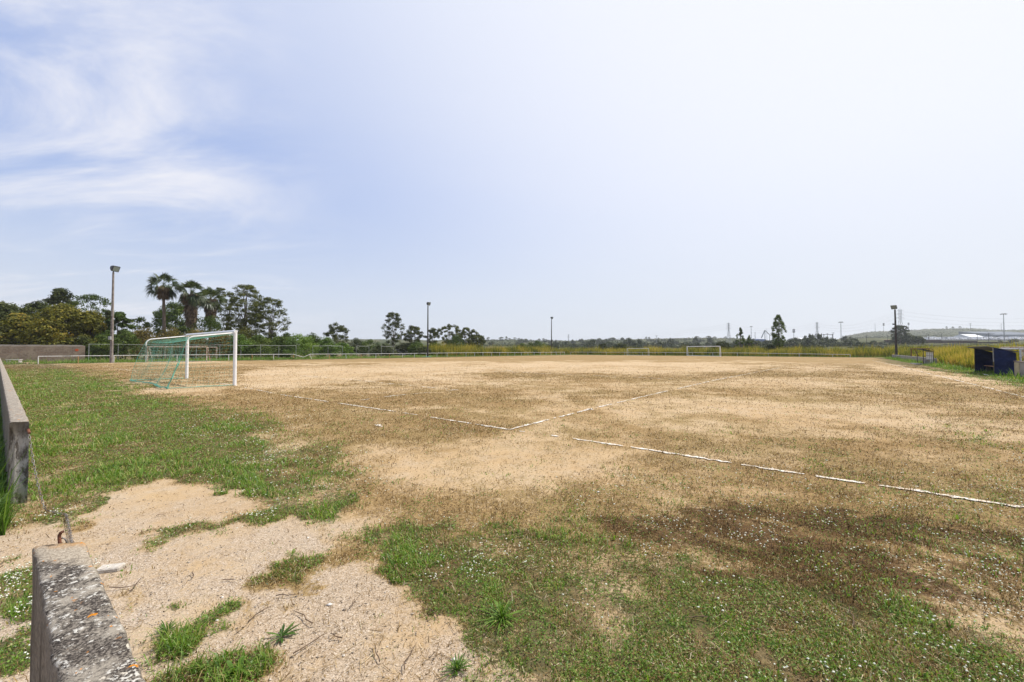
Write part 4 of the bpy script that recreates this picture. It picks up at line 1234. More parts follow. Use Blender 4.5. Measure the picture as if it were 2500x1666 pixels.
dugout(d2, .76, 1.72, 1.44, 4.3, 'open metal framed dugout with white back panels before the low grey wall', 'metal')
m = MB()
for k in range(3):
    q = gp(*[(2373, 897.5), (2409, 917), (2348, 897)][k])
    m.add([q + Vector(v) for v in ((-.14, -.08, .015), (.15, -.07, .01), (.13, .1, .05), (-.1, .09, .06))] + [q + Vector(v) for v in ((-.14, -.08, .03), (.15, -.07, .025), (.13, .1, .065), (-.1, .09, .075))], [(3, 2, 1, 0), (4, 5, 6, 7), (0, 1, 5, 4), (1, 2, 6, 5), (2, 3, 7, 6), (3, 0, 4, 7)])
o = m.build('litter', M['white_paint']); tag(o, 'scraps of white litter in the grass by the dark blue dugout', 'litter', kind='stuff')

# ------------------------------------------------------------------ brick wall, mesh fence
F0, tF0 = line_hit(217.5, RAIL0 + RN * 6.0, RD)
def brick_mat():
    m, nt, b = new_mat('old_brick')
    b.inputs['Roughness'].default_value = .95
    tcn = nt.nodes.new('ShaderNodeTexCoord')
    br = nd(nt, 'ShaderNodeTexBrick')
    br.inputs['Scale'].default_value = 1.0; br.inputs['Brick Width'].default_value = .42; br.inputs['Row Height'].default_value = .2; br.inputs['Mortar Size'].default_value = .018
    br.inputs['Color1'].default_value = (.22, .155, .11, 1); br.inputs['Color2'].default_value = (.155, .11, .08, 1); br.inputs['Mortar'].default_value = (.20, .17, .14, 1)
    sp_ = nt.nodes.new('ShaderNodeSeparateXYZ'); nt.links.new(tcn.outputs['Object'], sp_.inputs[0])
    cb = nt.nodes.new('ShaderNodeCombineXYZ'); nt.links.new(sp_.outputs[0], cb.inputs[0]); nt.links.new(sp_.outputs[2], cb.inputs[1])
    nt.links.new(cb.outputs[0], br.inputs['Vector'])
    n = nd(nt, 'ShaderNodeTexNoise', i_Scale=1.2, i_Detail=7.0, i_Roughness=.7); nt.links.new(tcn.outputs['Object'], n.inputs['Vector'])
    n2_ = nd(nt, 'ShaderNodeTexNoise', i_Scale=5.0, i_Detail=5.0, i_Roughness=.7); nt.links.new(tcn.outputs['Object'], n2_.inputs['Vector'])
    c = mix_c(nt, sstep(nt, n.outputs[0], .45, .62), br.outputs[0], (.24, .19, .14))
    c = mix_c(nt, math_n(nt, 'MULTIPLY', sstep(nt, n2_.outputs[0], .5, .66), .7), c, (.12, .09, .07))
    topb = sstep(nt, math_n(nt, 'ADD', sp_.outputs[2], math_n(nt, 'MULTIPLY', n2_.outputs[0], .5)), 2.25, 2.5)
    c = mix_c(nt, math_n(nt, 'MULTIPLY', topb, .8), c, (.33, .30, .27))
    nt.links.new(c, b.inputs['Base Color'])
    bn = nd(nt, 'ShaderNodeBump', i_Strength=.6, i_Distance=.03); nt.links.new(br.outputs[1], bn.inputs['Height']); nt.links.new(bn.outputs[0], b.inputs['Normal'])
    return m
m = MB(); LW = 26.0
xs = np.linspace(0, LW, 66); hh = 2.28 + .05 * (vnoise(xs * .9, xs * 0, 4) - .5) + .04 * (vnoise(xs * 4, xs * 0, 7) - .5) - .10 * (xs < .4)
vs = []
for x_, h_ in zip(xs, hh): vs += [(-x_, -.12, -.05), (-x_, -.12, h_), (-x_, .12, h_), (-x_, .12, -.05)]
fs = [(i * 4 + a, i * 4 + a + 1, i * 4 + 5 + a, i * 4 + 4 + a) for i in range(len(xs) - 1) for a in range(3)] + [(0, 3, 2, 1), tuple(len(vs) - 4 + k for k in range(4))]
m.add(vs, fs)
bw = m.build('brick_wall', brick_mat()); bw.location = F0 - RD * .35; bw.rotation_euler = (0, 0, math.atan2(RD.y, RD.x))
tag(bw, 'weathered brown brick wall at the left edge below the broad trees', 'wall')
m = MB(); m.tube([(-.75, -.135, 1.62), (-.75, -.125, 1.62)], .17, 14); m.build('orange_patch', mat_basic('orange_patch', (.45, .08, .025), (.35, .06, .02), .7, 8), bw)

FEN = [217.5, 289, 357, 420, 480, 537, 588.5, 636.5, 681, 723, 764, 801, 836.5, 870, 901, 931, 960]
root = empty('mesh_fence', F0); tag(root, 'tall wire mesh fence on grey posts in front of the trees and hedge', 'fence')
tops = []
for px in FEN:
    p, t = line_hit(px, F0, RD); q = p - F0
    h = 2.42 + .05 * math.sin(t); m = MB(); m.tube([q + Vector((0, 0, -.05)), q + Vector((0, 0, h))], .032, 8); m.build('post', M['galv'], root); tops.append((q, h))
for i in range(len(tops) - 1):
    if i in (9, 12, 14): continue
    (a, ha), (b, hb) = tops[i], tops[i + 1]
    m = MB(); m.tube([a + Vector((0, 0, ha)), a.lerp(b, .5) + Vector((0, 0, (ha + hb) / 2 - .04)), b + Vector((0, 0, hb))], .022, 6); m.build('top_rail', M['galv'], root)
    m = MB(); Lp = (b - a).length; n = int(Lp / .16)
    for k in range(-14, n + 1):
        for s in (1, -1):
            x0, z0, x1, z1 = (k * .16, .05, k * .16 + 2.3, 2.35) if s > 0 else (k * .16 + 2.3, .05, k * .16, 2.35)
            pa, pb = [x0, z0], [x1, z1]
            dx_ = x1 - x0
            t0 = 0; t1 = 1
            for lim in (0, Lp):
                tt = (lim - x0) / dx_
                if (lim == 0) == (dx_ > 0): t0 = max(t0, tt)
                else: t1 = min(t1, tt)
            if t1 - t0 < .03: continue
            g = lambda t: a + (b - a) * ((x0 + dx_ * t) / Lp) + Vector((0, 0, z0 + (z1 - z0) * t))
            m.tube([g(t0), g(t1)], .0018, 3, cap=False)
    m.build('wire_mesh', M['dark_metal'], root)

m = MB(); c = gp(38, 887.5); m.box((0, 0, .05), (3.2, 1.6, .14), rz=.2, bev=.02); o = m.build('concrete_slab', mat_basic('pink_slab', (.42, .27, .21), (.33, .2, .15), .9, 3)); o.location = gx(42, 47)
tag(o, 'pinkish slab lying in the grass below the brown brick wall', 'slab')
m = MB(); m.box((0, 0, .36), (1.7, .35, .05), bev=.01)
for sx in (-.7, .7): m.box((sx, 0, .17), (.08, .3, .33))
o = m.build('bench', M['old_white']); o.location = gx(35.5, 47.6) + Vector((0, 0, .1)); tag(o, 'tiny white bench on the pinkish slab by the brick wall', 'bench')

# ------------------------------------------------------------------ land beyond the pitch
DK = np.array([150, 200, 280, 420, 600, 900, 1250, 1600, 2000, 2400], float)
PXK = np.array([-1500, 900, 1200, 1400, 1560, 1720, 1790, 1850, 1950, 2040, 2074, 2116, 2138, 2182, 2248, 2282, 2358, 2402, 2431, 2500, 2800, 4200], float)
def _col(z150, z200, z280, z420, z600, z900, z1250): return [z150, z200, z280, z420, z600, z900, z1250, z1250 * .9, z1250 * .6, 2]
TB = []
for px, r9, r12 in ((-1500, 24, 26), (900, 24, 26), (1200, 23.6, 25), (1400, 21.8, 24), (1560, 26.4, 27), (1720, 28.7, 30), (1790, 27.3, 28), (1850, 22.7, 24), (1950, 20.8, 24), (2040, 22, 30),
                    (2074, 24, 45), (2116, 27, 54), (2138, 28, 58), (2182, 30, 61), (2248, 33, 63.5), (2282, 34, 67), (2358, 34, 68.7), (2402, 33, 66), (2431, 32, 63.8), (2500, 32, 63.6), (2800, 30, 60), (4200, 24, 40)):
    rt = float(ss(np.array(px), 1750, 2230))
    TB.append(_col(-.3 + .9 * rt, .5 + 2.6 * rt, 1.8 + 4.1 * rt, 4.5 + 7.2 * rt, 10 + 10 * rt, r9, r12))
TB = np.array(TB)
def terrain(px, D):
    px = np.asarray(px, float); D = np.asarray(D, float)
    i = np.clip(np.searchsorted(PXK, px) - 1, 0, len(PXK) - 2); u = np.clip((px - PXK[i]) / (PXK[i + 1] - PXK[i]), 0, 1)
    j = np.clip(np.searchsorted(DK, D) - 1, 0, len(DK) - 2); v = np.clip((D - DK[j]) / (DK[j + 1] - DK[j]), 0, 1)
    a = TB[i, j] * (1 - u) + TB[i + 1, j] * u; b = TB[i, j + 1] * (1 - u) + TB[i + 1, j + 1] * u
    z = a * (1 - v) + b * v
    x = (px - CX) / F * D
    return z + (fbm(x / 90, D / 90, 61, 4) - .5) * 9 * ss(D, 450, 1000) + (fbm(x / 25, D / 25, 62, 3) - .5) * 2.0 * ss(D, 170, 400) * (1 - ss(px, 2150, 2240) * ss(D, 700, 400))
def T(px, D):
    p = gx(px, D); p.z = float(terrain(px, D)) if D > 150 else 0.0
    return p

def make_hills():
    pxs = np.linspace(-1500, 4200, 420); Ds = np.exp(np.linspace(math.log(150), math.log(2400), 110))
    PX, DD = np.meshgrid(pxs, Ds)
    x = (PX - CX) / F * DD; y = DD; z = terrain(PX.ravel(), DD.ravel()).reshape(PX.shape)
    n, m = len(pxs), len(Ds); idx = np.arange(n * m).reshape(m, n)
    q = np.stack([idx[:-1, :-1], idx[:-1, 1:], idx[1:, 1:], idx[1:, :-1]], -1).reshape(-1, 4)
    mat, nt, b = new_mat('hillside'); b.inputs['Roughness'].default_value = 1.0; b.inputs['Specular IOR Level'].default_value = 0.05
    geo = nt.nodes.new('ShaderNodeNewGeometry')
    def noise(s, d=5, r=.6):
        nn = nd(nt, 'ShaderNodeTexNoise', i_Scale=s, i_Detail=d, i_Roughness=r); nt.links.new(geo.outputs['Position'], nn.inputs['Vector']); return nn.outputs[0]
    c = mix_c(nt, sstep(nt, noise(.03), .38, .62), (.052, .064, .026), (.125, .118, .052))
    c = mix_c(nt, sstep(nt, noise(.12, 6, .7), .48, .62), c, (.035, .048, .02))
    c = mix_c(nt, sstep(nt, noise(.012, 4), .58, .68), c, (.20, .165, .085))
    nt.links.new(c, b.inputs['Base Color'])
    o = np_mesh('hills', np.stack([x.ravel(), y.ravel(), z.ravel()], 1), [q], mat, smooth=True)
    tag(o, kind='structure')
make_hills()

# ------------------------------------------------------------------ plants
def leaf_cloud(C, CR, per, leaf, r, flat=.7, ctint=None, up=.35, jt=.14):
    """diamond leaves filling clumps C (n,3) with radii CR"""
    n = len(C); N = n * per
    d = r.normal(size=(N, 3)); d /= np.linalg.norm(d, axis=1, keepdims=True) + 1e-9
    rad = r.random(N) ** (1 / 2.2)
    cr = np.repeat(CR, per)
    p = np.repeat(C, per, 0) + d * (rad * cr)[:, None] * np.array([1, 1, flat])
    nrm = d * .95 + r.normal(size=(N, 3)) * .42; nrm[:, 2] += up
    nrm /= np.linalg.norm(nrm, axis=1, keepdims=True) + 1e-9
    t = np.cross(nrm, r.normal(size=(N, 3))); t /= np.linalg.norm(t, axis=1, keepdims=True) + 1e-9
    b = np.cross(nrm, t)
    s = leaf * r.uniform(.6, 1.35, N)
    v = np.empty((N, 4, 3), np.float32)
    v[:, 0] = p - t * s[:, None] * .6; v[:, 1] = p - b * (s * .33)[:, None]; v[:, 2] = p + t * s[:, None] * .6; v[:, 3] = p + b * (s * .33)[:, None]
    if ctint is None: ctint = np.clip(r.normal(.45, .16, n), .05, .95)
    tint = np.clip(np.repeat(ctint, per) + r.normal(0, jt, N), 0, 1)
    f = (np.arange(N) * 4)[:, None] + np.array([[0, 1, 2, 3]])
    return v.reshape(-1, 3), f, np.repeat(tint, 4)

ENV = {
    'dome': lambda t: np.sqrt(np.clip(1 - t ** 2.4, 0, 1)) * (.86 + .14 * ss(t, 0, .25)),
    'round': lambda t: np.sqrt(np.clip(1 - (2 * t - 1) ** 2, 0, 1)) * .9 + .1,
    'poplar': lambda t: np.clip(np.sin(np.pi * np.clip(t, 0.02, .99) ** .75), 0, 1) ** .75,
    'umbrella': lambda t: np.where(t < .55, .35 + .65 * (t / .55) ** .8, np.sqrt(np.clip(1 - ((t - .55) / .45) ** 2, 0, 1))),
    'oval': lambda t: np.clip(np.sin(np.pi * np.clip(t * .94 + .05, 0.02, .98)), 0, 1) ** .55 * (.72 + .28 * ss(t, 0, .5)),
    'cone': lambda t: (1 - t) ** .8 * .95 + .05,
}
def clumps(r, n, w, h, z0, env, shell=1.5, cr=(.1, .18), off=(0, 0)):
    t = r.random(n) ** .9
    R = ENV[env](t) * w / 2
    rho = r.random(n) ** (1 / (2 + shell))
    a = r.random(n) * 2 * np.pi
    k = min(w, h)
    CR = r.uniform(cr[0], cr[1], n) * k
    RR = np.maximum(R - CR * .45, 0.02) * rho
    z = z0 + CR * .5 + t * (h - CR * 1.1)
    lob = 1 + .22 * np.sin(a * 3 + r.random() * 6) * r.random()
    return np.stack([np.cos(a) * RR * lob + off[0], np.sin(a) * RR * lob + off[1], z], 1), CR

def trunk_mesh(r, H, zc, C, rad, stems=1, limbs=10, lean=0.0):
    m = MB(); rr = random.Random(int(r.integers(1e9)))
    for s in range(stems):
        ox = rr.uniform(-.35, .35) * (stems > 1); oy = rr.uniform(-.3, .3) * (stems > 1)
        a = rr.uniform(0, 6.28); l = lean * H + (stems > 1) * H * rr.uniform(.06, .14)
        top = Vector((math.cos(a) * l, math.sin(a) * l, H * rr.uniform(.82, .95)))
        pts = []; k = 6
        for i in range(k + 1):
            u = i / k
            pts.append(Vector((ox, oy, -.15)) * (1 - u) + top * u + Vector((rr.uniform(-.02, .02), rr.uniform(-.02, .02), 0)) * H * .6 * math.sin(math.pi * u))
        rs = [rad * (1 - .85 * i / k) * (1.25 if i == 0 else 1) for i in range(k + 1)]
        m.tube(pts, rs, 7)
        sel = sorted(range(len(C)), key=lambda q: rr.random())[:limbs]
        for q in sel:
            c = Vector(C[q]); u = min(.92, max(.12, (c.z / H) * rr.uniform(.45, .8)))
            i = min(k - 1, int(u * k)); st = pts[i].lerp(pts[i + 1], u * k - i); r0 = rs[i] * .38
            mid_ = st.lerp(c, .5) + Vector((0, 0, (c - st).length * rr.uniform(-.02, .12)))
            m.tube([st, mid_, c], [r0, r0 * .6, max(.012, r0 * .2)], 5)
    return m

def tree(px, D, top, w, label, env='dome', mat='leaf_dark', cb=.25, n=60, per=90, leaf=.30, shell=1.5, cr=(.1, .18), stems=1, limbs=12, name='broadleaf_tree', seed=None, lean=0.0, rad=None, tone=.45, flat=.7, depth=1.0, group=None, cat='tree', fill=1.5):
    r = np.random.default_rng(seed if seed is not None else int(px * 7 + D * 13))
    base = T(px, D); H = zt(top, D) - base.z; W = w * D / F
    C, CR = clumps(r, int(n * fill), W, H * (1 - cb), H * cb, env, shell, cr)
    C[:, 1] *= depth
    root = empty(name, base); tag(root, label, cat, group)
    rad = rad or max(.05, .013 * H + .03)
    trunk_mesh(r, H, H * cb, C, rad, stems, limbs, lean).build('trunk', M['bark'], root)
    ct = np.clip(r.normal(tone, .17, len(C)), .02, .98)
    v, f, t = leaf_cloud(C, CR * 1.08, per, leaf, r, flat, ct)
    np_mesh('crown', v, [f], M[mat], {'tint': t}, root)
    return root

def bush(px, D, top, w, label, mat='leaf_mid', n=26, per=70, leaf=.2, env='dome', seed=None, tone=.45, cr=(.16, .26), name='bush', depth=.9, flat=.75, z0=0.0, group=None):
    r = np.random.default_rng(seed if seed is not None else int(px * 5 + D * 11))
    base = T(px, D); H = zt(top, D) - base.z; W = w * 1.15 * D / F
    C, CR = clumps(r, int(n * 1.3), W, H, z0, env, 1.2, cr); C[:, 1] *= depth
    v, f, t = leaf_cloud(C, CR, per, leaf, r, flat, np.clip(r.normal(tone, .18, len(C)), .02, .98))
    o = np_mesh(name, v, [f], M[mat], {'tint': t}); o.location = base
    return tag(o, label, 'bush', group)

# trees behind the brick wall
tree(8, 66, 734, 115, 'dark broad tree cut by the left edge behind the brown brick wall', n=90, cb=.05, leaf=.30, cr=(.09, .16))
tree(92, 69, 733.5, 110, 'dark broad tree behind the brown brick wall, under the tall round topped tree', n=95, cb=.05, leaf=.30, cr=(.09, .16), tone=.4)
tree(45, 58, 764, 110, 'yellowish lower tree directly behind the left part of the brown brick wall', mat='leaf_olive', n=90, cb=.0, leaf=.27, cr=(.10, .17), tone=.42)
tree(152, 60, 741, 150, 'broad yellow green tree, the widest crown behind the brown brick wall', mat='leaf_olive', n=150, cb=.02, leaf=.28, cr=(.08, .14), per=80, tone=.52)
tree(222, 61, 757, 84, 'yellow green tree behind the end of the brick wall, beside the square mast', mat='leaf_olive', n=80, cb=.02, leaf=.27, cr=(.10, .17), tone=.45)
tree(150, 80, 702, 54, 'tall round topped dark tree rising above the yellow green trees', env='round', n=34, cb=.52, leaf=.34, cr=(.13, .22), per=80, limbs=16, tone=.35)
tree(219, 79, 717, 98, 'thin airy tree behind the square mast, with sky showing through', env='umbrella', mat='leaf_mid', n=62, cb=.42, leaf=.26, cr=(.07, .12), per=45, limbs=24, tone=.3)
tree(264, 63, 756, 26, 'narrow dark conical tree touching the square mast', name='conifer_tree', env='cone', n=34, cb=.05, leaf=.22, cr=(.2, .3), tone=.25)
tree(288, 62, 759, 48, 'dark glossy leaved tree just past the square mast', env='round', mat='leaf_mid', n=40, cb=.08, leaf=.36, cr=(.13, .22), per=60, tone=.25)
tree(335, 68, 772, 62, 'sparse small tree with bare twigs showing, before the first palm', env='round', mat='leaf_mid', n=24, cb=.3, leaf=.26, cr=(.1, .17), per=40, limbs=20, tone=.3)
bush(246, 57, 813, 56, 'bright bush against the mesh fence left of the square mast', tone=.5)
bush(305, 57.5, 805, 60, 'green bush against the mesh fence right of the square mast', tone=.4)
bush(205, 57, 822, 50, 'dark bush behind the orange marked end of the brick wall', mat='leaf_dark', tone=.45)
# behind the near goal
for px, D, top, w, lab in ((352, 63, 800, 84, 'ochre bush above the back corner of the goal net'), (415, 64, 799, 84, 'ochre bush at the foot of the first tall palm'), (478, 65, 803, 78, 'ochre bush at the foot of the second palm'), (536, 67, 807, 66, 'ochre bush above the crossbar of the near goal')):
    bush(px, D, top, w, lab, mat='leaf_ochre', n=46, per=80, leaf=.2, tone=.45, cr=(.14, .22), flat=1.0)
tree(428, 82, 737, 96, 'dense rounded green tree between the first and second palm', env='round', mat='leaf_mid', n=80, cb=.15, leaf=.30, cr=(.10, .17), tone=.32)
tree(538, 90, 701, 66, 'airy dark tree behind the third palm', fill=1.7, flat=.6, env='round', mat='leaf_dark', n=60, cb=.25, leaf=.20, cr=(.06, .11), per=70, stems=2, tone=.6)
bush(516, 69.5, 771, 92, 'rounded grey green bush below the third palm', mat='leaf_mid', n=60, per=90, leaf=.2, tone=.32, cr=(.12, .18))
tree(598, 88, 693, 98, 'tallest airy tree right of the palms with dark bare limbs', fill=1.7, flat=.6, env='round', mat='leaf_dark', n=95, cb=.22, leaf=.22, cr=(.06, .105), per=85, stems=3, limbs=14, tone=.72)
tree(652, 87, 724, 92, 'spreading airy tree leaning out to the right of the tallest one', fill=1.7, flat=.6, env='round', mat='leaf_dark', n=90, cb=.18, leaf=.22, cr=(.06, .105), per=85, stems=3, limbs=12, tone=.7)
bush(595, 77, 793, 96, 'brownish dark bush under the tallest airy tree', mat='leaf_olive', n=50, per=80, leaf=.22, tone=.2)
for px, D, top, w, mt, tn, lab in ((583, 69, 816, 76, 'leaf_bright', .35, 'leafy green bush over the mesh fence at the near goal post'), (632, 72, 817, 76, 'leaf_mid', .6, 'leafy bush over the fence below the spreading airy tree'), (682, 76, 819, 70, 'leaf_mid', .5, 'leafy bush over the fence right of the spreading airy tree'),
        (728, 77, 813, 88, 'leaf_bright', .6, 'large pale green bush above the broken white rail'), (700, 84, 812, 44, 'leaf_mid', .3, 'dark bush behind the large pale green one'), (763, 88, 812, 66, 'leaf_mid', .35, 'dark rounded bush right of the large pale green one'),
        (795, 88, 822, 56, 'leaf_bright', .4, 'bright bush below the lone clumpy tree'), (833, 92, 836, 60, 'leaf_bright', .45, 'low bright bush right of the lone clumpy tree'), (872, 110, 824, 56, 'leaf_far', .6, 'greyish twiggy bush left of the tall narrow tree'),
        (905, 108, 828, 62, 'leaf_mid', .4, 'green bush at the left foot of the tall narrow tree'), (938, 106, 837, 60, 'leaf_far', .75, 'pale grey green bush before the tall narrow tree'),
        (1112, 116, 817, 58, 'leaf_mid', .28, 'round dark green bush under the wide umbrella tree'), (1018, 106, 833, 46, 'leaf_mid', .45, 'bush beside the mast that stands in green netting'), (1034, 97, 845, 40, 'leaf_dark', .4, 'low dark bush left of the mast in green netting'), (985, 118, 836, 46, 'leaf_dark', .5, 'dark bush at the right foot of the tall narrow tree'), (1062, 112, 836, 44, 'leaf_mid', .4, 'green bush just right of the mast in green netting'),
        (945, 99, 853, 34, 'leaf_dark', .3, 'very low dark bush by the white railing'),):
    bush(px, D, top, w, lab, mat=mt, tone=tn, n=44, per=75, leaf=.24)
tree(822, 106, 787, 58, 'lone clumpy dark tree standing above the bushes', env='round', mat='leaf_dark', n=42, cb=.2, leaf=.27, cr=(0.079, 0.137), per=80, limbs=14, tone=.5)
tree(960, 116, 760.5, 54, 'tall narrow dark tree with an open crown', env='round', mat='leaf_dark', n=58, cb=.18, leaf=.27, cr=(0.072, 0.130), per=70, limbs=18, tone=.45)
tree(1008, 120, 794, 54, 'dark tree between the tall narrow tree and the floodlight mast', env='umbrella', mat='leaf_dark', n=44, cb=.25, leaf=.27, cr=(0.079, 0.130), stems=2, tone=.5)
tree(1056, 124, 800, 38, 'small dark tree right behind the mast in green netting', env='umbrella', mat='leaf_dark', n=34, cb=.3, leaf=.27, cr=(0.086, 0.144), tone=.55)
tree(1100, 128, 791, 72, 'wide umbrella crowned tree, highest of the low group', env='umbrella', mat='leaf_dark', n=60, cb=.28, leaf=.27, cr=(0.058, 0.101), stems=2, tone=.6)
tree(1140, 131, 799, 70, 'umbrella crowned tree sloping down to the right', env='umbrella', mat='leaf_dark', n=54, cb=.25, leaf=.27, cr=(0.065, 0.108), stems=2, tone=.55)
tree(1164, 133, 815, 50, 'lowest tree at the right end of the umbrella tree group', env='umbrella', mat='leaf_dark', n=44, cb=.2, leaf=.27, cr=(0.086, 0.144), tone=.5)
first = None
for px, D, top in ((783, 73.5, 865), (815, 78, 866.5), (866, 85, 864.5), (893, 89, 866), (1138, 117, 862), (712, 66, 868), (660, 62, 869), (745, 71, 869)):
    if first is None: first = bush(px, D, top, 22, 'small green tuft growing along the foot of the white railing', mat='leaf_bright', n=12, per=50, leaf=.13, name='shrub', group='tufts along the railing')
    else:
        o = first.copy(); col.objects.link(o); o.location = gx(px, D); s = rnd.uniform(.5, .9); o.scale = (s, s, s * .8); o.rotation_euler = (0, 0, rnd.uniform(0, 6))

# ------------------------------------------------------------------ palms
def palm(px, D, top, cw, skirt, label, seed):
    r = random.Random(seed); base = T(px, D)
    R = cw * D / F / 2; Ht = zt(top, D) - base.z - R * .75
    root = empty('fan_palm', base); tag(root, label, 'palm tree')
    m = MB(); n = 14; pts = []; rs = []
    for i in range(n + 1):
        u = i / n; pts.append((.12 * math.sin(u * 3 + seed), .08 * math.cos(u * 2.3), Ht * u - .1)); rs.append(.30 * (1 - .38 * u) * (1 + .05 * (-1) ** i))
    m.tube(pts, rs, 10); m.build('trunk', mat_basic('palm_bark', (.21, .16, .12), (.10, .075, .055), .95, 12, bump=.7), root)
    top_p = Vector(pts[-1])
    def fan(vs, fs, tn, c, d, L, droop, tv, nseg=13, spread=1.9):
        d = d.normalized(); s = d.cross(Vector((0, 0, 1))); s = s.normalized() if s.length > .05 else Vector((1, 0, 0)); s = Matrix.Rotation(r.uniform(-1.1, 1.1), 3, d) @ s; up = s.cross(d)
        for k in range(nseg):
            a = (k / (nseg - 1) - .5) * 2 * spread
            q = (d * math.cos(a) + s * math.sin(a)).normalized(); l = L * (.75 + .25 * math.cos(a)) * r.uniform(.85, 1.1)
            wv = ((q.cross(up)).normalized() * .8 + up * r.uniform(-.5, .5)) * L * .06
            b = len(vs)
            m1 = c + q * l * .55 + up * .04 * L; e = c + q * l - Vector((0, 0, droop * L * r.uniform(.5, 1.3)))
            vs += [c, m1 - wv, m1 + wv, e]; fs.append((b, b + 1, b + 3, b + 2)); t = min(1, max(0, tv + r.gauss(0, .1))); tn += [t] * 4
    vs, fs, tn = [], [], []
    for i in range(46):
        el = math.radians(-55 + 140 * ((i * .618) % 1.0)); az = r.uniform(0, 6.283)
        d = Vector((math.cos(az) * math.cos(el), math.sin(az) * math.cos(el), math.sin(el)))
        l = R * r.uniform(.50, .68); c = top_p + d * l - Vector((0, 0, .10 * R))
        b = len(vs); s = d.cross(Vector((0, 0, 1))).normalized() * .022
        vs += [top_p - s, top_p + s, c + s, c - s]; fs.append((b, b + 1, b + 2, b + 3)); tn += [.75] * 4
        fan(vs, fs, tn, c, d + Vector((0, 0, -.12 - .25 * r.random())), R * .56, .22 if el > .2 else .40, r.uniform(.1, .85), 15, 1.45)
    np_mesh('crown', np.array([tuple(v) for v in vs]), [np.array(fs)], M['palm'], {'tint': tn}, root)
    vs, fs, tn = [], [], []
    for i in range(int(40 + skirt * 55)):
        az = r.uniform(0, 6.283); h = r.uniform(0, skirt); d = Vector((math.cos(az), math.sin(az), 0))
        c = top_p + d * (.34 + .75 * (1 - h / max(skirt, .1)) * r.random()) - Vector((0, 0, h * .85))
        fan(vs, fs, tn, c, d * .35 - Vector((0, 0, 1)), r.uniform(.6, 1.1), .1, r.uniform(.1, .8), 7, .5)
    np_mesh('dead_fronds', np.array([tuple(v) for v in vs]), [np.array(fs)], M['palm_dead'], {'tint': tn}, root)
palm(398, 70, 671, 66, 2.2, 'tall fan palm with a slim bare trunk, leftmost of the palms', 1)
palm(467, 71, 688, 66, 6.5, 'fan palm with a thick skirt of dead fronds down its trunk', 2)
palm(513, 78, 705, 60, 5.0, 'fan palm half hidden by the airy dark tree', 3)

# ------------------------------------------------------------------ reeds
def reeds():
    r = np.random.default_rng(9); P = []
    def band(P0, d, n, L0, L1, o0, o1, N, h0, h1, dens=None):
        t = r.uniform(L0, L1, N); o = o0 + (o1 - o0) * r.random(N) ** 1.4
        x = P0.x + d.x * t + n.x * o; y = P0.y + d.y * t + n.y * o
        h = r.uniform(h0, h1, N) ** 1.0 * (.45 + 1.05 * fbm(x * .45, y * .45, 3, 3)) * r.uniform(.75, 1.2, N)
        P.append((x, y, h, ss(o, o0, o0 + 2.0)))
    band(RAIL0, RD, RN, 62, 112, 2.2, 12, 15000, 2.0, 3.1)
    band(FAR0, FD, U, -10, 12, 1.5, 16, 6000, 1.7, 2.7)
    band(FAR0, FD, U, 10, 96, 1.2, 18, 30000, 1.7, 2.6)
    band(WALL1, WD, WN, 0, 55, 1.0, 15, 26000, 1.4, 2.1)
    band(WALL1, WD, WN, -18.5, 0, .4, 12, 15000, .9, 1.95)
    band(WALL1, WD, WN, -40, -18.5, 3.0, 12, 7000, 1.3, 1.9)
    x, y, h, edge = (np.concatenate(a) for a in zip(*P))
    h = h * (.62 + .38 * edge)
    n = len(x)
    tint = np.clip(r.normal(.42, .26, n) + (fbm(x * .35, y * .35, 8, 3) - .5) * 1.2, 0, 1)
    W = r.uniform(.05, .11, n)
    b1 = blades('reeds', x, y, h, W, .22, tint, M['reed'], r)
    tag(b1, 'yellow green reeds growing in a dense band behind the far rail and low walls', 'reeds', kind='stuff')
reeds()
# rough grass at the foot of rails and fence
def rough():
    r = np.random.default_rng(19)
    P = []
    for P0, d, n, L0, L1, o0, o1, N in ((RAIL0, RD, RN, -12, 62, -.4, 6.5, 26000), (RAIL0, RD, RN, 62, 114, -.3, 2.5, 6000), (FAR0, FD, U, -4, 92, -.5, 1.6, 9000), (WALL1, WD, WN, -40, 45, -1.2, .0, 9000), (WALL1, WD, WN, -19, -1, .0, .8, 3000)):
        t = r.uniform(L0, L1, N); o = r.uniform(o0, o1, N)
        P.append((P0.x + d.x * t + n.x * o, P0.y + d.y * t + n.y * o, ss(o, o0, o0 + 1.2)))
    x, y, e = (np.concatenate(a) for a in zip(*P)); n = len(x)
    h = r.gamma(4, .05, n) * (.25 + 1.5 * fbm(x * .4, y * .4, 33, 3)) * (.35 + 1.3 * e)
    o = blades('rough_grass', x, y, h, r.uniform(.018, .04, n), .6, np.clip(r.normal(.5, .22, n) + (fbm(x * .3, y * .3, 5, 3) - .5) * .7, 0, 1), M['grass'], r)
    tag(o, 'rough uncut grass along the railings, fence and low walls', 'grass', kind='stuff')
    # shaded rank grass outside the long wall
    k = r.random(26000); d = 3.6 + 30 * k ** 1.8; off = .12 - np.abs(r.normal(0, .8, 26000))
    x = -1.294 * d + off; y = d
    h = r.gamma(4, .055, 26000) * 1.1
    o = blades('tall_grass', x, y, h, r.uniform(.005, .010, 26000) * (1 + d / 8), .7, np.clip(r.normal(.3, .2, 26000), 0, 1), M['grass'], r)
    tag(o, 'rank tall grass in the shade outside the long low wall', 'grass', kind='stuff')
rough()

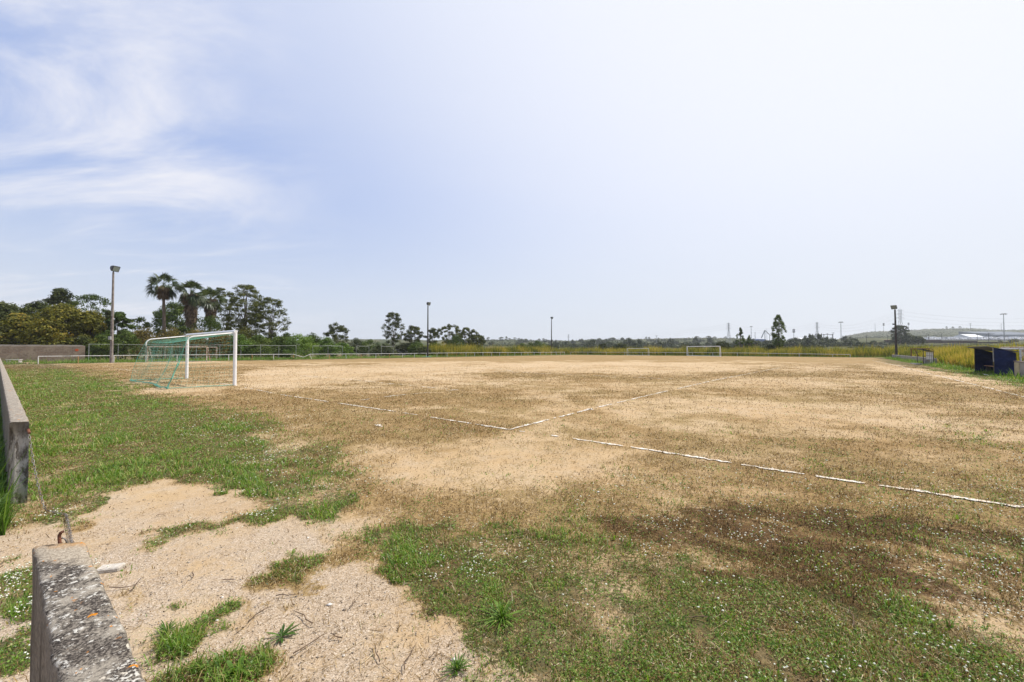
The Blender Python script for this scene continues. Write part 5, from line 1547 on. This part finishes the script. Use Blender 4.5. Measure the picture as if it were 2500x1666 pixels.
# ------------------------------------------------------------------ middle distance plants
tree(1762, 122, 833.5, 38, 'small dark tree just right of the far goal', env='round', mat='leaf_dark', n=40, cb=.15, leaf=.3, cr=(.14, .22), tone=.35)
bush(1473, 147, 836.5, 26, 'dark pointed bush rising out of the reeds, the smaller of two', mat='leaf_dark', tone=.3, n=24, leaf=.3, env='round')
bush(1515, 140, 836.5, 34, 'dark bush in the reeds above the small training goal, the bigger of two', mat='leaf_dark', tone=.3, n=30, leaf=.3, env='round')
bush(1311, 172, 831, 56, 'wide rounded green bush left of the farthest floodlight mast', mat='leaf_mid', tone=.4, n=50, leaf=.36)
bush(1275, 176, 838, 30, 'smaller green bush beside the wide rounded one', mat='leaf_mid', tone=.45, n=30, leaf=.36)
bush(1341, 168, 841, 18, 'dark bush hidden behind the farthest floodlight mast', mat='leaf_dark', tone=.3, n=20, leaf=.36)
def poplar(px, D, top, w, label, tone, mat='leaf_mid', n=60, env='poplar'): return tree(px, D, top, w, label, env=env, mat=mat, n=n, cb=.06, leaf=.22, cr=(.07, .125), per=42, limbs=26, name='poplar_tree', tone=tone, rad=.14, flat=1.1)
poplar(1901, 114, 769, 33, 'tallest poplar with an open oval crown, behind the far railing', .55, n=135, env='oval')
poplar(1808, 114, 800, 22, 'slender poplar right of the far goal', .4, n=46)
poplar(1830, 116, 819, 20, 'shorter slender poplar next to the slender one', .6, n=36)
bush(1879, 113, 839, 32, 'dark bush at the left foot of the tallest poplar', mat='leaf_dark', tone=.25, n=26, leaf=.28)
bush(1797, 111, 851, 14, 'small dark bush left of the slender poplar', mat='leaf_dark', tone=.2, n=14, leaf=.25)
bush(1925, 116, 845, 26, 'bush at the right foot of the tallest poplar', mat='leaf_dark', tone=.5, n=22, leaf=.28)

# far bushes: three shapes, copied
PROTO = []
for k in range(4):
    r = np.random.default_rng(50 + k)
    C, CR = clumps(r, 26, 2.0, 1.0 if k < 3 else 1.9, 0, 'dome' if k < 2 else 'round', 1.0, (.22, .36) if k < 3 else (.12, .2))
    v, f, t = leaf_cloud(C, CR, 36, .17, r, .85, np.clip(r.normal(.45, .2, 26), 0, 1))
    PROTO.append((v, f, t))
pm = []
def far_bush(px, D, top, w, label, group, k=None, name='bush', cat='bush'):
    k = rnd.randrange(3) if k is None else k
    base = T(px, D)
    if len(pm) <= 3:
        for q in range(4):
            me_o = np_mesh('bush', PROTO[q][0], [PROTO[q][1]], M['leaf_far'], {'tint': PROTO[q][2]}); pm.append(me_o.data); bpy.data.objects.remove(me_o)
    o = bpy.data.objects.new(name, pm[k]); col.objects.link(o)
    base.z -= .3; H = max(1.0, zt(top, D) - base.z); W = w * D / F / 2
    o.location = base; o.scale = (W, W, H / (1.0 if k < 3 else 1.9)); o.rotation_euler = (0, 0, rnd.uniform(0, 6.28))
    return tag(o, label, cat, group)
LB = 'dark rounded bush in the thicket on the low land beyond the reeds'
GB_ = 'bushes beyond the reeds'
for i in range(46):
    px = 1345 + (1790 - 1345) * (i + rnd.random()) / 46
    D = rnd.uniform(280, 430); far_bush(px, D, rnd.choice([835, 838, 840, 842, 843, 837]) + rnd.uniform(-2, 2), rnd.uniform(14, 30), LB, GB_)
for px, D, top, w in ((1443, 330, 828, 28), (1485, 340, 834, 24), (1536, 330, 825.5, 26), (1558, 320, 828, 28), (1612, 310, 834, 26), (1637, 380, 825.5, 18), (1672, 300, 835, 34), (1705, 300, 836, 28), (1700, 520, 822, 20), (1735, 500, 824, 18)):
    far_bush(px, D, top, w, LB, GB_, 2)
LB2 = 'grey green bush in the thicket between the poplars and the black mast'
for i in range(64):
    px = 1785 + (2165 - 1785) * (i + rnd.random()) / 64; D = rnd.uniform(205, 330)
    u = (px - 1785) / 380
    top = rnd.uniform(824, 842) if u < .8 else rnd.uniform(832, 845)
    far_bush(px, D, top, rnd.uniform(22, 42), LB2, 'bushes between the poplars and the mast')
for px, D, top, w in ((1975, 300, 816, 26), (1995, 305, 815, 30), (2068, 340, 820, 26), (2020, 320, 822, 24), (2085, 300, 826, 22)): far_bush(px, D, top, w, LB2, 'bushes between the poplars and the mast', 2)
LB3 = 'low bush on the rough green slope before the railway'
for i in range(46):
    px = 2085 + 430 * (i + rnd.random()) / 46; D = rnd.choice([150, 175, 205, 235]) * rnd.uniform(.95, 1.06)
    far_bush(px, D, rnd.uniform(843.5, 849) - (D - 200) * .02, rnd.uniform(14, 44), LB3, 'bushes before the railway', rnd.randrange(2))
LB4 = 'round headed tree on the skyline of the far low hills'
for px, top, w in ((1192, 823.5, 9), (1207, 829, 9), (1224, 823, 14), (1236, 821.5, 7), (1243, 826, 10), (1257, 824, 9), (1267, 826, 9), (1283, 828, 12), (1296, 829, 7), (1316, 827, 9), (1327, 826, 8), (1358, 830, 9), (1369, 831, 6), (1502, 827, 8), (1520, 824, 6), (1578, 822.5, 6), (1585, 823, 6), (1608, 825, 6), (1702, 821, 12), (1730, 820.5, 14), (1745, 822, 12), (1772, 822, 8), (1178, 829, 12), (1210, 830, 14), (1270, 830, 16)):
    far_bush(px, 880 + rnd.uniform(-40, 20), top, w, LB4, 'trees on the far skyline', 3, 'tree', 'tree')
LB5 = 'bush on the side of the far low hills'
for i in range(54):
    px = rnd.uniform(1175, 1790); D = rnd.uniform(470, 820)
    tz = float(terrain(px, D)); far_bush(px, D, 854.7 - (tz + rnd.uniform(3, 7) - 1.66) * F / D, rnd.uniform(9, 22), LB5, 'bushes on the far low hills')
for px, top, w, lab in ((2312, 797, 5, 'cypress on the far ridge, leftmost of three'), (2328, 797.5, 6, 'cypress on the far ridge, middle one of three'), (2345, 796.5, 6, 'cypress on the far ridge, rightmost of three')):
    far_bush(px, 1210, top, w, lab, 'cypresses on the ridge', 3, 'cypress_tree', 'tree')
far_bush(2259, 1240, 803, 6, 'small round tree on the far ridge left of the cypresses', None, 3, 'tree', 'tree')
far_bush(2278, 1240, 803, 10, 'wider round tree on the far ridge left of the cypresses', None, 2, 'tree', 'tree')
tree(2199, 255, 793, 36, 'big dark tree right of the black mast, below the tallest pylon', env='round', mat='leaf_far', n=60, cb=.08, leaf=.5, cr=(.07, .13), per=60, tone=.35)
for px, D, top, w in ((2192, 262, 818, 34), (2215, 265, 817, 40), (2238, 268, 820, 40)): far_bush(px, D, top, w, 'scrub mound at the foot of the big dark tree', 'scrub under the big dark tree', 1)
far_bush(2252, 400, 823, 12, 'bush at the left end of the rows of white cars', None, 1)
far_bush(2478, 330, 827.5, 22, 'pale round bush in front of the rows of white cars', None, 1)
far_bush(2442, 335, 831, 9, 'small dark bush beside the tall lamp mast at the car rows', None, 2)
def scrub():
    r = np.random.default_rng(77); n = 5200
    px = np.concatenate([r.uniform(1100, 1800, n // 2), r.uniform(2050, 2560, n // 2)]); D = np.concatenate([r.uniform(430, 980, n // 2), r.uniform(700, 1270, n // 2)])
    z = terrain(px, D); x = (px - CX) / F * D
    s = r.uniform(1.0, 3.2, n)
    C = np.stack([x, D, z + s * .2], 1)
    v, f, t = leaf_cloud(C, s, 9, 1.5, r, .6, np.clip(r.normal(.5, .22, n), 0, 1))
    o = np_mesh('hillside_scrub', v, [f], M['leaf_far'], {'tint': t}); tag(o, 'scrub covering the far hillsides', 'scrub', kind='stuff')
scrub()

# ------------------------------------------------------------------ pylons, wires, masts
def pylon(px, D, top, label, arms=3):
    b = T(px, D); b.z -= .5; H = zt(top, D) - b.z; root = empty('power_pylon', b); tag(root, label, 'pylon', 'power pylons')
    m = MB(); w0, w1 = H * .085, H * .022; rr = max(.12, D * .00026)
    leg = lambda u, sx, sy: Vector((sx * (w0 + (w1 - w0) * min(1, u / .62)), sy * (w0 + (w1 - w0) * min(1, u / .62)), H * u))
    for sx in (-1, 1):
        for sy in (-1, 1): m.tube([leg(0, sx, sy), leg(.62, sx, sy), leg(.96, sx, sy)], rr, 4)
    us = [0, .16, .30, .42, .53, .62, .70, .78, .86, .94]
    for a, c in zip(us[:-1], us[1:]):
        for s in (-1, 1):
            m.tube([leg(a, -1, s), leg(c, 1, s)], rr * .6, 3); m.tube([leg(a, 1, s), leg(c, -1, s)], rr * .6, 3)
            m.tube([leg(a, s, -1), leg(c, s, 1)], rr * .6, 3); m.tube([leg(a, s, 1), leg(c, s, -1)], rr * .6, 3)
    m.tube([(0, 0, H * .94), (0, 0, H)], rr, 4)
    m.build('lattice_tower', M['steel_far'], root)
    tips = []
    for k in range(arms):
        z = H * (.70 + .115 * k); L = H * (.115 - .012 * k)
        m = MB()
        for s in (-1, 1):
            m.tube([(0, 0, z + H * .025), (s * L, 0, z)], rr * .8, 3); m.tube([(0, 0, z - H * .012), (s * L, 0, z)], rr * .8, 3); m.tube([(s * L, 0, z), (s * L, 0, z - H * .03)], rr * .7, 4)
        m.build('crossarm', M['steel_far'], root); tips.append([b + Vector((s * L, 0, z - H * .03)) for s in (-1, 1)])
    return tips
pa = pylon(1388, 1500, 816, 'faintest pylon on the skyline right of the farthest mast')
pb = pylon(1779.5, 700, 787, 'pylon above the far low hills left of the slender poplars')
pc = pylon(1995.7, 640, 785.5, 'pylon rising from the thicket by the substation')
pd = pylon(2199.5, 430, 752.5, 'tallest pylon, above the big dark tree beside the black mast')
pe = [[Vector(p) + Vector((300, 60, 4)) for p in row] for row in pd]
M['wire'] = mat_basic('wire', (.42, .43, .45), (.40, .41, .43), .6, 1)
def wires(A, B_, sag, label, rad):
    root = empty('power_line', A[0][0]); tag(root, label, 'power line', 'power lines')
    for ra, rb in zip(A, B_):
        for a, b in zip(ra, rb):
            m = MB(); m.tube([a.lerp(b, i / 14) - Vector((0, 0, sag * 4 * (i / 14) * (1 - i / 14))) - root.location for i in range(15)], rad, 3, cap=False); m.build('wire', M['wire'], root)
wires(pa, pb, 14, 'wires from the faint skyline pylon to the one above the far low hills', .05)
wires(pb, pc, 8, 'wires above the poplars between the two middle pylons', .05)
wires(pc, pd, 9, 'wires between the substation pylon and the tallest pylon', .05)
wires(pd, pe, 8, 'wires from the tallest pylon out past the right edge', .045)

def mast(px, D, top, label, r0, head='disc', name='lamp_mast', cat='mast', mat='steel_far'):
    b = T(px, D); b.z -= .5; H = zt(top, D) - b.z; root = empty(name, b); tag(root, label, cat)
    m = MB(); m.tube([(0, 0, 0), (0, 0, H)], [r0, r0 * .6], 8); m.build('pole', M[mat], root)
    if head == 'disc':
        m = MB(); m.tube([(0, 0, H - .5), (0, 0, H + .2)], [.5, .5], 8)
        for k in range(8):
            a = k * .785; m.box((math.cos(a) * 1.5, math.sin(a) * 1.5, H - .2), (1.1, .7, .5), rz=a, ry=.3); m.tube([(0, 0, H), (math.cos(a) * 1.5, math.sin(a) * 1.5, H - .1)], .1, 4)
        m.build('lamp_ring', M['dark_metal'] if mat == 'steel_far' else M[mat], root)
    elif head == 'antenna':
        m = MB()
        for k in range(6):
            a = k * 1.047; m.box((math.cos(a) * r0 * 2.6, math.sin(a) * r0 * 2.6, H * .84), (r0 * 1.2, r0 * 1.2, H * .28), rz=a)
        m.build('antenna_panel', M['dark_metal'], root)
    elif head == 'arm':
        m = MB(); m.tube([(-H * .12, 0, H * .97), (H * .12, 0, H * .97)], r0 * .6, 4); m.tube([(-H * .08, 0, H * .86), (H * .08, 0, H * .86)], r0 * .6, 4); m.build('crossarm', M[mat], root)
    return root
mast(2452.5, 350, 766.5, 'tall grey lamp mast standing in front of the rows of white cars', .36)
mast(2054, 420, 786.5, 'grey lamp mast above the thicket right of the substation', .38)
mast(1834.5, 620, 797.5, 'lamp mast between the slender poplars and the tallest poplar', .5)
mast(1844, 640, 811, 'short thick mast by the blue shed', .55, None)
mast(1872.7, 700, 803, 'thin mast left of the tallest poplar', .3, None)
mast(1938.6, 640, 803, 'dark mast right of the tallest poplar', .5, 'antenna')
mast(1603, 520, 819, 'lone pole on the far low hills', .28, 'arm', 'utility_pole', 'pole')
mast(1707, 420, 827, 'short pole above the far goal', .22, 'arm', 'utility_pole', 'pole')
mast(1492, 520, 828, 'short pole above the small training goal', .24, 'arm', 'utility_pole', 'pole')
mast(2137.5, 1230, 790, 'pale slim tower on the ridge, leftmost of three', .6, None, 'telecom_mast')
mast(2158.5, 1230, 789, 'telecom tower with a thick top left of the black mast', .6, 'antenna', 'telecom_mast')
mast(2219.5, 1230, 788, 'telecom tower with a thick top right of the tallest pylon', .6, 'antenna', 'telecom_mast')
mast(2370.5, 760, 789, 'pale mast with cross arms behind the white tent roofed shed', .45, 'arm', 'telecom_mast')
mast(2446, 1100, 790, 'slim mast with cross arms beside the tall lamp mast', .5, 'arm', 'telecom_mast')
for px, D, top in ((2268, 300, 815.5), (2300, 305, 814.5), (2386.5, 300, 814.5), (2414.5, 305, 813), (2020.5, 330, 814), (2034.5, 330, 812), (2116, 300, 819), (2168, 300, 818)):
    mast(px, D, top, 'dark post of the railway line beyond the rough green slope', .16, 'arm', 'railway_mast', 'mast', 'dark_metal')['group'] = 'posts along the railway'
b = T(2012, 330); root = empty('substation_gantry', b); tag(root, 'dark gantry frame of the substation right of its pylon', 'gantry')
for dx in (-7, 0, 7):
    m = MB(); m.tube([(dx, 0, -.5), (dx, 0, 9.0)], .22, 6); m.build('post', M['dark_metal'], root)
m = MB(); m.box((0, 0, 8.4), (15, .4, .4)); m.build('beam', M['dark_metal'], root)

# ------------------------------------------------------------------ buildings, train, cars
def shed(px0, px1, D, py_eave, py_ridge, label, wall, roof, depth=14, name='shed', gable=False, door=True):
    a, c = T(px0, D), T(px1, D); z0 = min(a.z, c.z) - .8; b = (a + c) / 2; b.z = z0
    root = empty(name, b); tag(root, label, 'building'); W = (c - a).length; ze = zt(py_eave, D) - z0; zr = zt(py_ridge, D) - z0
    m = MB(); m.box((0, depth / 2, ze / 2), (W, depth, ze)); m.build('wall', wall, root)
    m = MB(); o = .4
    if gable:
        vs = [(-W / 2 - o, -o, ze), (W / 2 + o, -o, ze), (W / 2 + o, depth + o, ze), (-W / 2 - o, depth + o, ze), (-W / 2 - o, depth / 2, zr), (W / 2 + o, depth / 2, zr)]
        m.add(vs, [(0, 1, 5, 4), (2, 3, 4, 5), (0, 4, 3), (1, 2, 5), (3, 2, 1, 0)])
    else:
        vs = [(-W / 2 - o, -o, ze + .02), (W / 2 + o, -o, ze + .02), (W / 2 + o, depth + o, ze + .02), (-W / 2 - o, depth + o, ze + .02)] + [(-W / 2 - o, -o, ze + .3), (W / 2 + o, -o, ze + .3), (W / 2 + o, depth + o, zr), (-W / 2 - o, depth + o, zr)]
        m.add(vs, [(3, 2, 1, 0), (4, 5, 6, 7), (0, 1, 5, 4), (1, 2, 6, 5), (2, 3, 7, 6), (3, 0, 4, 7)])
    m.build('roof', roof, root)
    if door:
        k = max(2, int(W / 12))
        for i in range(k):
            m = MB(); m.box((-W / 2 + W * (i + .5) / k, -.04, ze * .32), (W / k * .5, .1, ze * .6)); m.build('door', M['dark_metal'], root)
    return root
W_ = mat_basic('pale_cladding', (.62, .63, .65), (.52, .53, .55), .6, .3)
GR = mat_basic('blue_grey_cladding', (.25, .28, .33), (.20, .22, .26), .6, .2)
BL = mat_basic('blue_cladding', (.04, .10, .28), (.03, .08, .22), .5, .2)
TH_ = mat_basic('thatch', (.20, .15, .10), (.12, .09, .06), .95, 2)
shed(2428, 2560, 640, 818, 806.5, 'long blue grey warehouse at the right edge behind the white cars', GR, M['asphalt_roof'], 50, 'warehouse')
shed(2408, 2428, 650, 815, 812, 'small grey block at the left end of the long warehouse', GR, M['asphalt_roof'], 20, 'warehouse')
shed(2373, 2408, 600, 824, 815.5, 'white tent roofed shed left of the long warehouse', W_, W_, 30, 'shed', gable=True)
shed(1845, 1870, 640, 829, 827, 'blue shed left of the tallest poplar', BL, BL, 20, 'shed', door=False)
shed(1944, 1972, 620, 829, 825, 'low white roofed shed right of the tallest poplar', W_, W_, 20, 'shed', gable=True, door=False)
shed(1181, 1255, 150, 853.5, 851.6, 'long low white roofed shed behind the reeds', W_, W_, 5, 'shed', door=False)
shed(1186, 1228, 158, 850.5, 846.5, 'brown thatched hut behind the low white roofs', TH_, TH_, 7, 'hut', gable=True, door=False)
shed(968, 1003, 125, 855, 853.6, 'short low white roofed shed left of the mast in green netting', W_, W_, 5, 'shed', door=False)
cv = T(1868, 660); root = empty('conveyor', cv); tag(root, 'inclined grey conveyor above the blue shed', 'conveyor')
m = MB(); m.tube([(-6, 0, 8), (0, 0, 21)], .8, 6); m.tube([(0, 0, 21), (9, 0, 12)], .6, 6); m.build('belt_arm', M['steel_far'], root)
m = MB(); m.tube([(0, 0, 0), (0, 0, 20)], .5, 6); m.tube([(8, 0, 0), (8, 0, 12)], .5, 6); m.build('support_leg', M['steel_far'], root)

def wagon():
    root = empty('freight_wagon', (0, 0, 0))
    tag(root, 'dark brown freight wagon in the train on the railway', 'wagon', 'freight wagons of the train')
    bm_ = mat_basic('wagon_brown', (.085, .050, .045), (.045, .032, .030), .8, .6)
    m = MB(); m.box((0, 0, 2.5), (12.6, 2.8, 2.9), bev=.08)
    for k in range(9): m.box((-5.6 + 1.4 * k, -1.44, 2.5), (.14, .1, 2.7)); m.box((-5.6 + 1.4 * k, 1.44, 2.5), (.14, .1, 2.7))
    m.build('body', bm_, root)
    m = MB(); m.box((0, 0, .92), (12.8, 1.6, .22))
    m.build('chassis', M['dark_metal'], root)
    for bx in (-4.4, 4.4):
        m = MB()
        for wx in (-.9, .9):
            for s in (-1, 1): m.tube([(bx + wx, s * .70, .45), (bx + wx, s * .82, .45)], .45, 12)
        m.box((bx, 0, .55), (2.6, 1.3, .25)); m.build('bogie', M['dark_metal'], root)
    return root
wg = wagon(); k = 0
tdir = Vector((1, .03, 0)).normalized()
tp = T(2184, 285)
for k in range(7):
    o = wg if k == 0 else copy_tree(wg)
    p = tp + tdir * (13.4 * k); px_ = CX + F * p.x / p.y
    o.scale = (1, 1, .66); o.location = (p.x, p.y, float(terrain(px_, p.y)) - .1); o.rotation_euler = (0, 0, math.atan2(tdir.y, tdir.x))
    if k > 2: o.scale = (1, 1, .50 if k < 5 else .30)
for px0, px1, D, nm in ((2085, 2640, 284, 'railway_embankment'),):
    m = MB(); N = 60
    L = []
    for i in range(N + 1):
        px = px0 + (px1 - px0) * i / N; z = float(terrain(px, D)); x = (px - CX) / F * D
        L.append([(x, D - 5, z - 1.0), (x, D - 2.2, z - .1), (x, D + 2.2, z - .1), (x, D + 5, z - 1.0)])
    for a, b in zip(L[:-1], L[1:]):
        for q in range(3): m.add([a[q], b[q], b[q + 1], a[q + 1]], [(0, 1, 2, 3)])
    o = m.build(nm, mat_basic('ballast', (.17, .14, .12), (.10, .085, .075), .95, .8)); tag(o, kind='structure')

def car_mesh(kind):
    m = MB()
    L, W, H = (4.3, 1.75, 1.45) if kind == 0 else (5.2, 1.9, 2.1)
    if kind == 0: prof = [(-2.15, .35), (-2.12, .75), (-1.95, .92), (-1.25, .98), (-.65, 1.42), (.85, 1.45), (1.6, 1.05), (2.1, .95), (2.15, .4)]
    else: prof = [(-2.6, .4), (-2.55, .95), (-1.9, 1.15), (-1.35, 1.95), (-1.1, 2.08), (2.5, 2.1), (2.6, 1.2), (2.6, .4)]
    n = len(prof)
    vs = [(x, -W / 2 * (1 if z < 1.05 else .88), z) for x, z in prof] + [(x, W / 2 * (1 if z < 1.05 else .88), z) for x, z in prof]
    fs = [tuple(range(n)), tuple(range(2 * n - 1, n - 1, -1))] + [(i, n + i, n + i + 1, i + 1) for i in range(n - 1)] + [(n - 1, 2 * n - 1, n, 0)]
    m.add(vs, fs)
    m.mi = 1
    if kind == 0:
        m.add([(-1.2, -.70, 1.03), (-.66, -.66, 1.40), (-.70, .66, 1.40), (-1.24, .70, 1.03)], [(0, 1, 2, 3)])
        for s in (-1, 1): m.add([(-1.1, s * .84, 1.02), (1.45, s * .84, 1.06), (.82, s * .79, 1.38), (-.62, s * .79, 1.37)], [(0, 1, 2, 3)])
    else:
        m.add([(-1.92, -.78, 1.2), (-1.40, -.76, 1.9), (-1.40, .76, 1.9), (-1.92, .78, 1.2)], [(0, 1, 2, 3)])
        for s in (-1, 1): m.add([(-1.6, s * .9, 1.2), (-.3, s * .9, 1.2), (-.3, s * .86, 1.85), (-1.3, s * .86, 1.85)], [(0, 1, 2, 3)])
    m.mi = 2
    for x in (-L * .31, L * .31):
        for s in (-1, 1): m.tube([(x, s * (W / 2 - .12), .33), (x, s * (W / 2 + .02), .33)], .33, 10)
    me = bpy.data.meshes.new('parked_car'); me.from_pydata(m.v, [], m.f); me.polygons.foreach_set('material_index', m.m); me.update()
    return me
cp = []
cols = [('white', (.80, .81, .82)), ('silver', (.50, .52, .54)), ('grey', (.16, .17, .18))]
for nm, c in cols:
    mt = mat_basic('car_paint_' + nm, c, tuple(x * .95 for x in c), .25, 1, spec=.6)
    for k in (0, 1):
        me = car_mesh(k); me.materials.append(mt); me.materials.append(M['lamp_glass'] if False else M['dark_metal']); me.materials.append(M['dark_metal']); cp.append((nm, me))
RL = ['nearest row', 'second row', 'third row', 'fourth row', 'back row']
for row in range(5):
    D = 415 + row * 24
    x = (2240 - CX) / F * D + row * 4
    while x < (2515 - CX) / F * D:
        px = CX + F * x / D
        q = rnd.random(); ci = 0 if q < .90 else (1 if q < .97 else 2); vi = rnd.random() < .3
        if rnd.random() > .05:
            nm, me = cp[ci * 2 + int(vi)]
            o = bpy.data.objects.new('parked_van' if vi else 'parked_car', me); col.objects.link(o)
            o.location = (x, D, float(terrain(px, D)) + .55); o.rotation_euler = (0, 0, math.pi / 2 + rnd.uniform(-.06, .06) + (math.pi if row % 2 else 0))
            tag(o, '%s %s parked in the %s of the car lot before the warehouse' % (nm, 'van' if vi else 'car', RL[row]), 'van' if vi else 'car', '%s %ss in the %s' % (nm, 'van' if vi else 'car', RL[row]))
        x += 2.75 + rnd.uniform(0, .25)
m = MB(); L = []
for i in range(41):
    px = 2228 + (2620 - 2228) * i / 40
    L.append([((px - CX) / F * D, D, float(terrain(px, D)) + .5) for D in (402, 440, 480, 520)])
for a, b in zip(L[:-1], L[1:]):
    for q in range(3): m.add([a[q], b[q], b[q + 1], a[q + 1]], [(0, 1, 2, 3)])
for a, b in zip(L[:-1], L[1:]): m.add([a[0], (a[0][0], a[0][1], a[0][2] - 3), (b[0][0], b[0][1], b[0][2] - 3), b[0]], [(0, 1, 2, 3)])
o = m.build('car_park', mat_basic('lot_asphalt', (.16, .155, .15), (.12, .12, .115), .95, .2)); tag(o, kind='structure')

# ------------------------------------------------------------------ summer haze
def make_haze():
    m = bpy.data.materials.new('haze_air'); m.use_nodes = True
    nt = m.node_tree; nt.nodes.clear()
    out = nt.nodes.new('ShaderNodeOutputMaterial'); vol = nt.nodes.new('ShaderNodeVolumePrincipled')
    vol.inputs['Color'].default_value = (.93, .96, 1, 1); vol.inputs['Density'].default_value = HAZE
    vol.inputs['Anisotropy'].default_value = 0.25
    nt.links.new(vol.outputs[0], out.inputs['Volume'])
    b = MB(); b.box((0, 0, 49), (15600, 5400, 102))
    o = b.build('haze', m); tag(o, kind='stuff')
    o['label'] = 'thin pale summer haze over the far hills'
HAZE = 0.00021
make_haze()
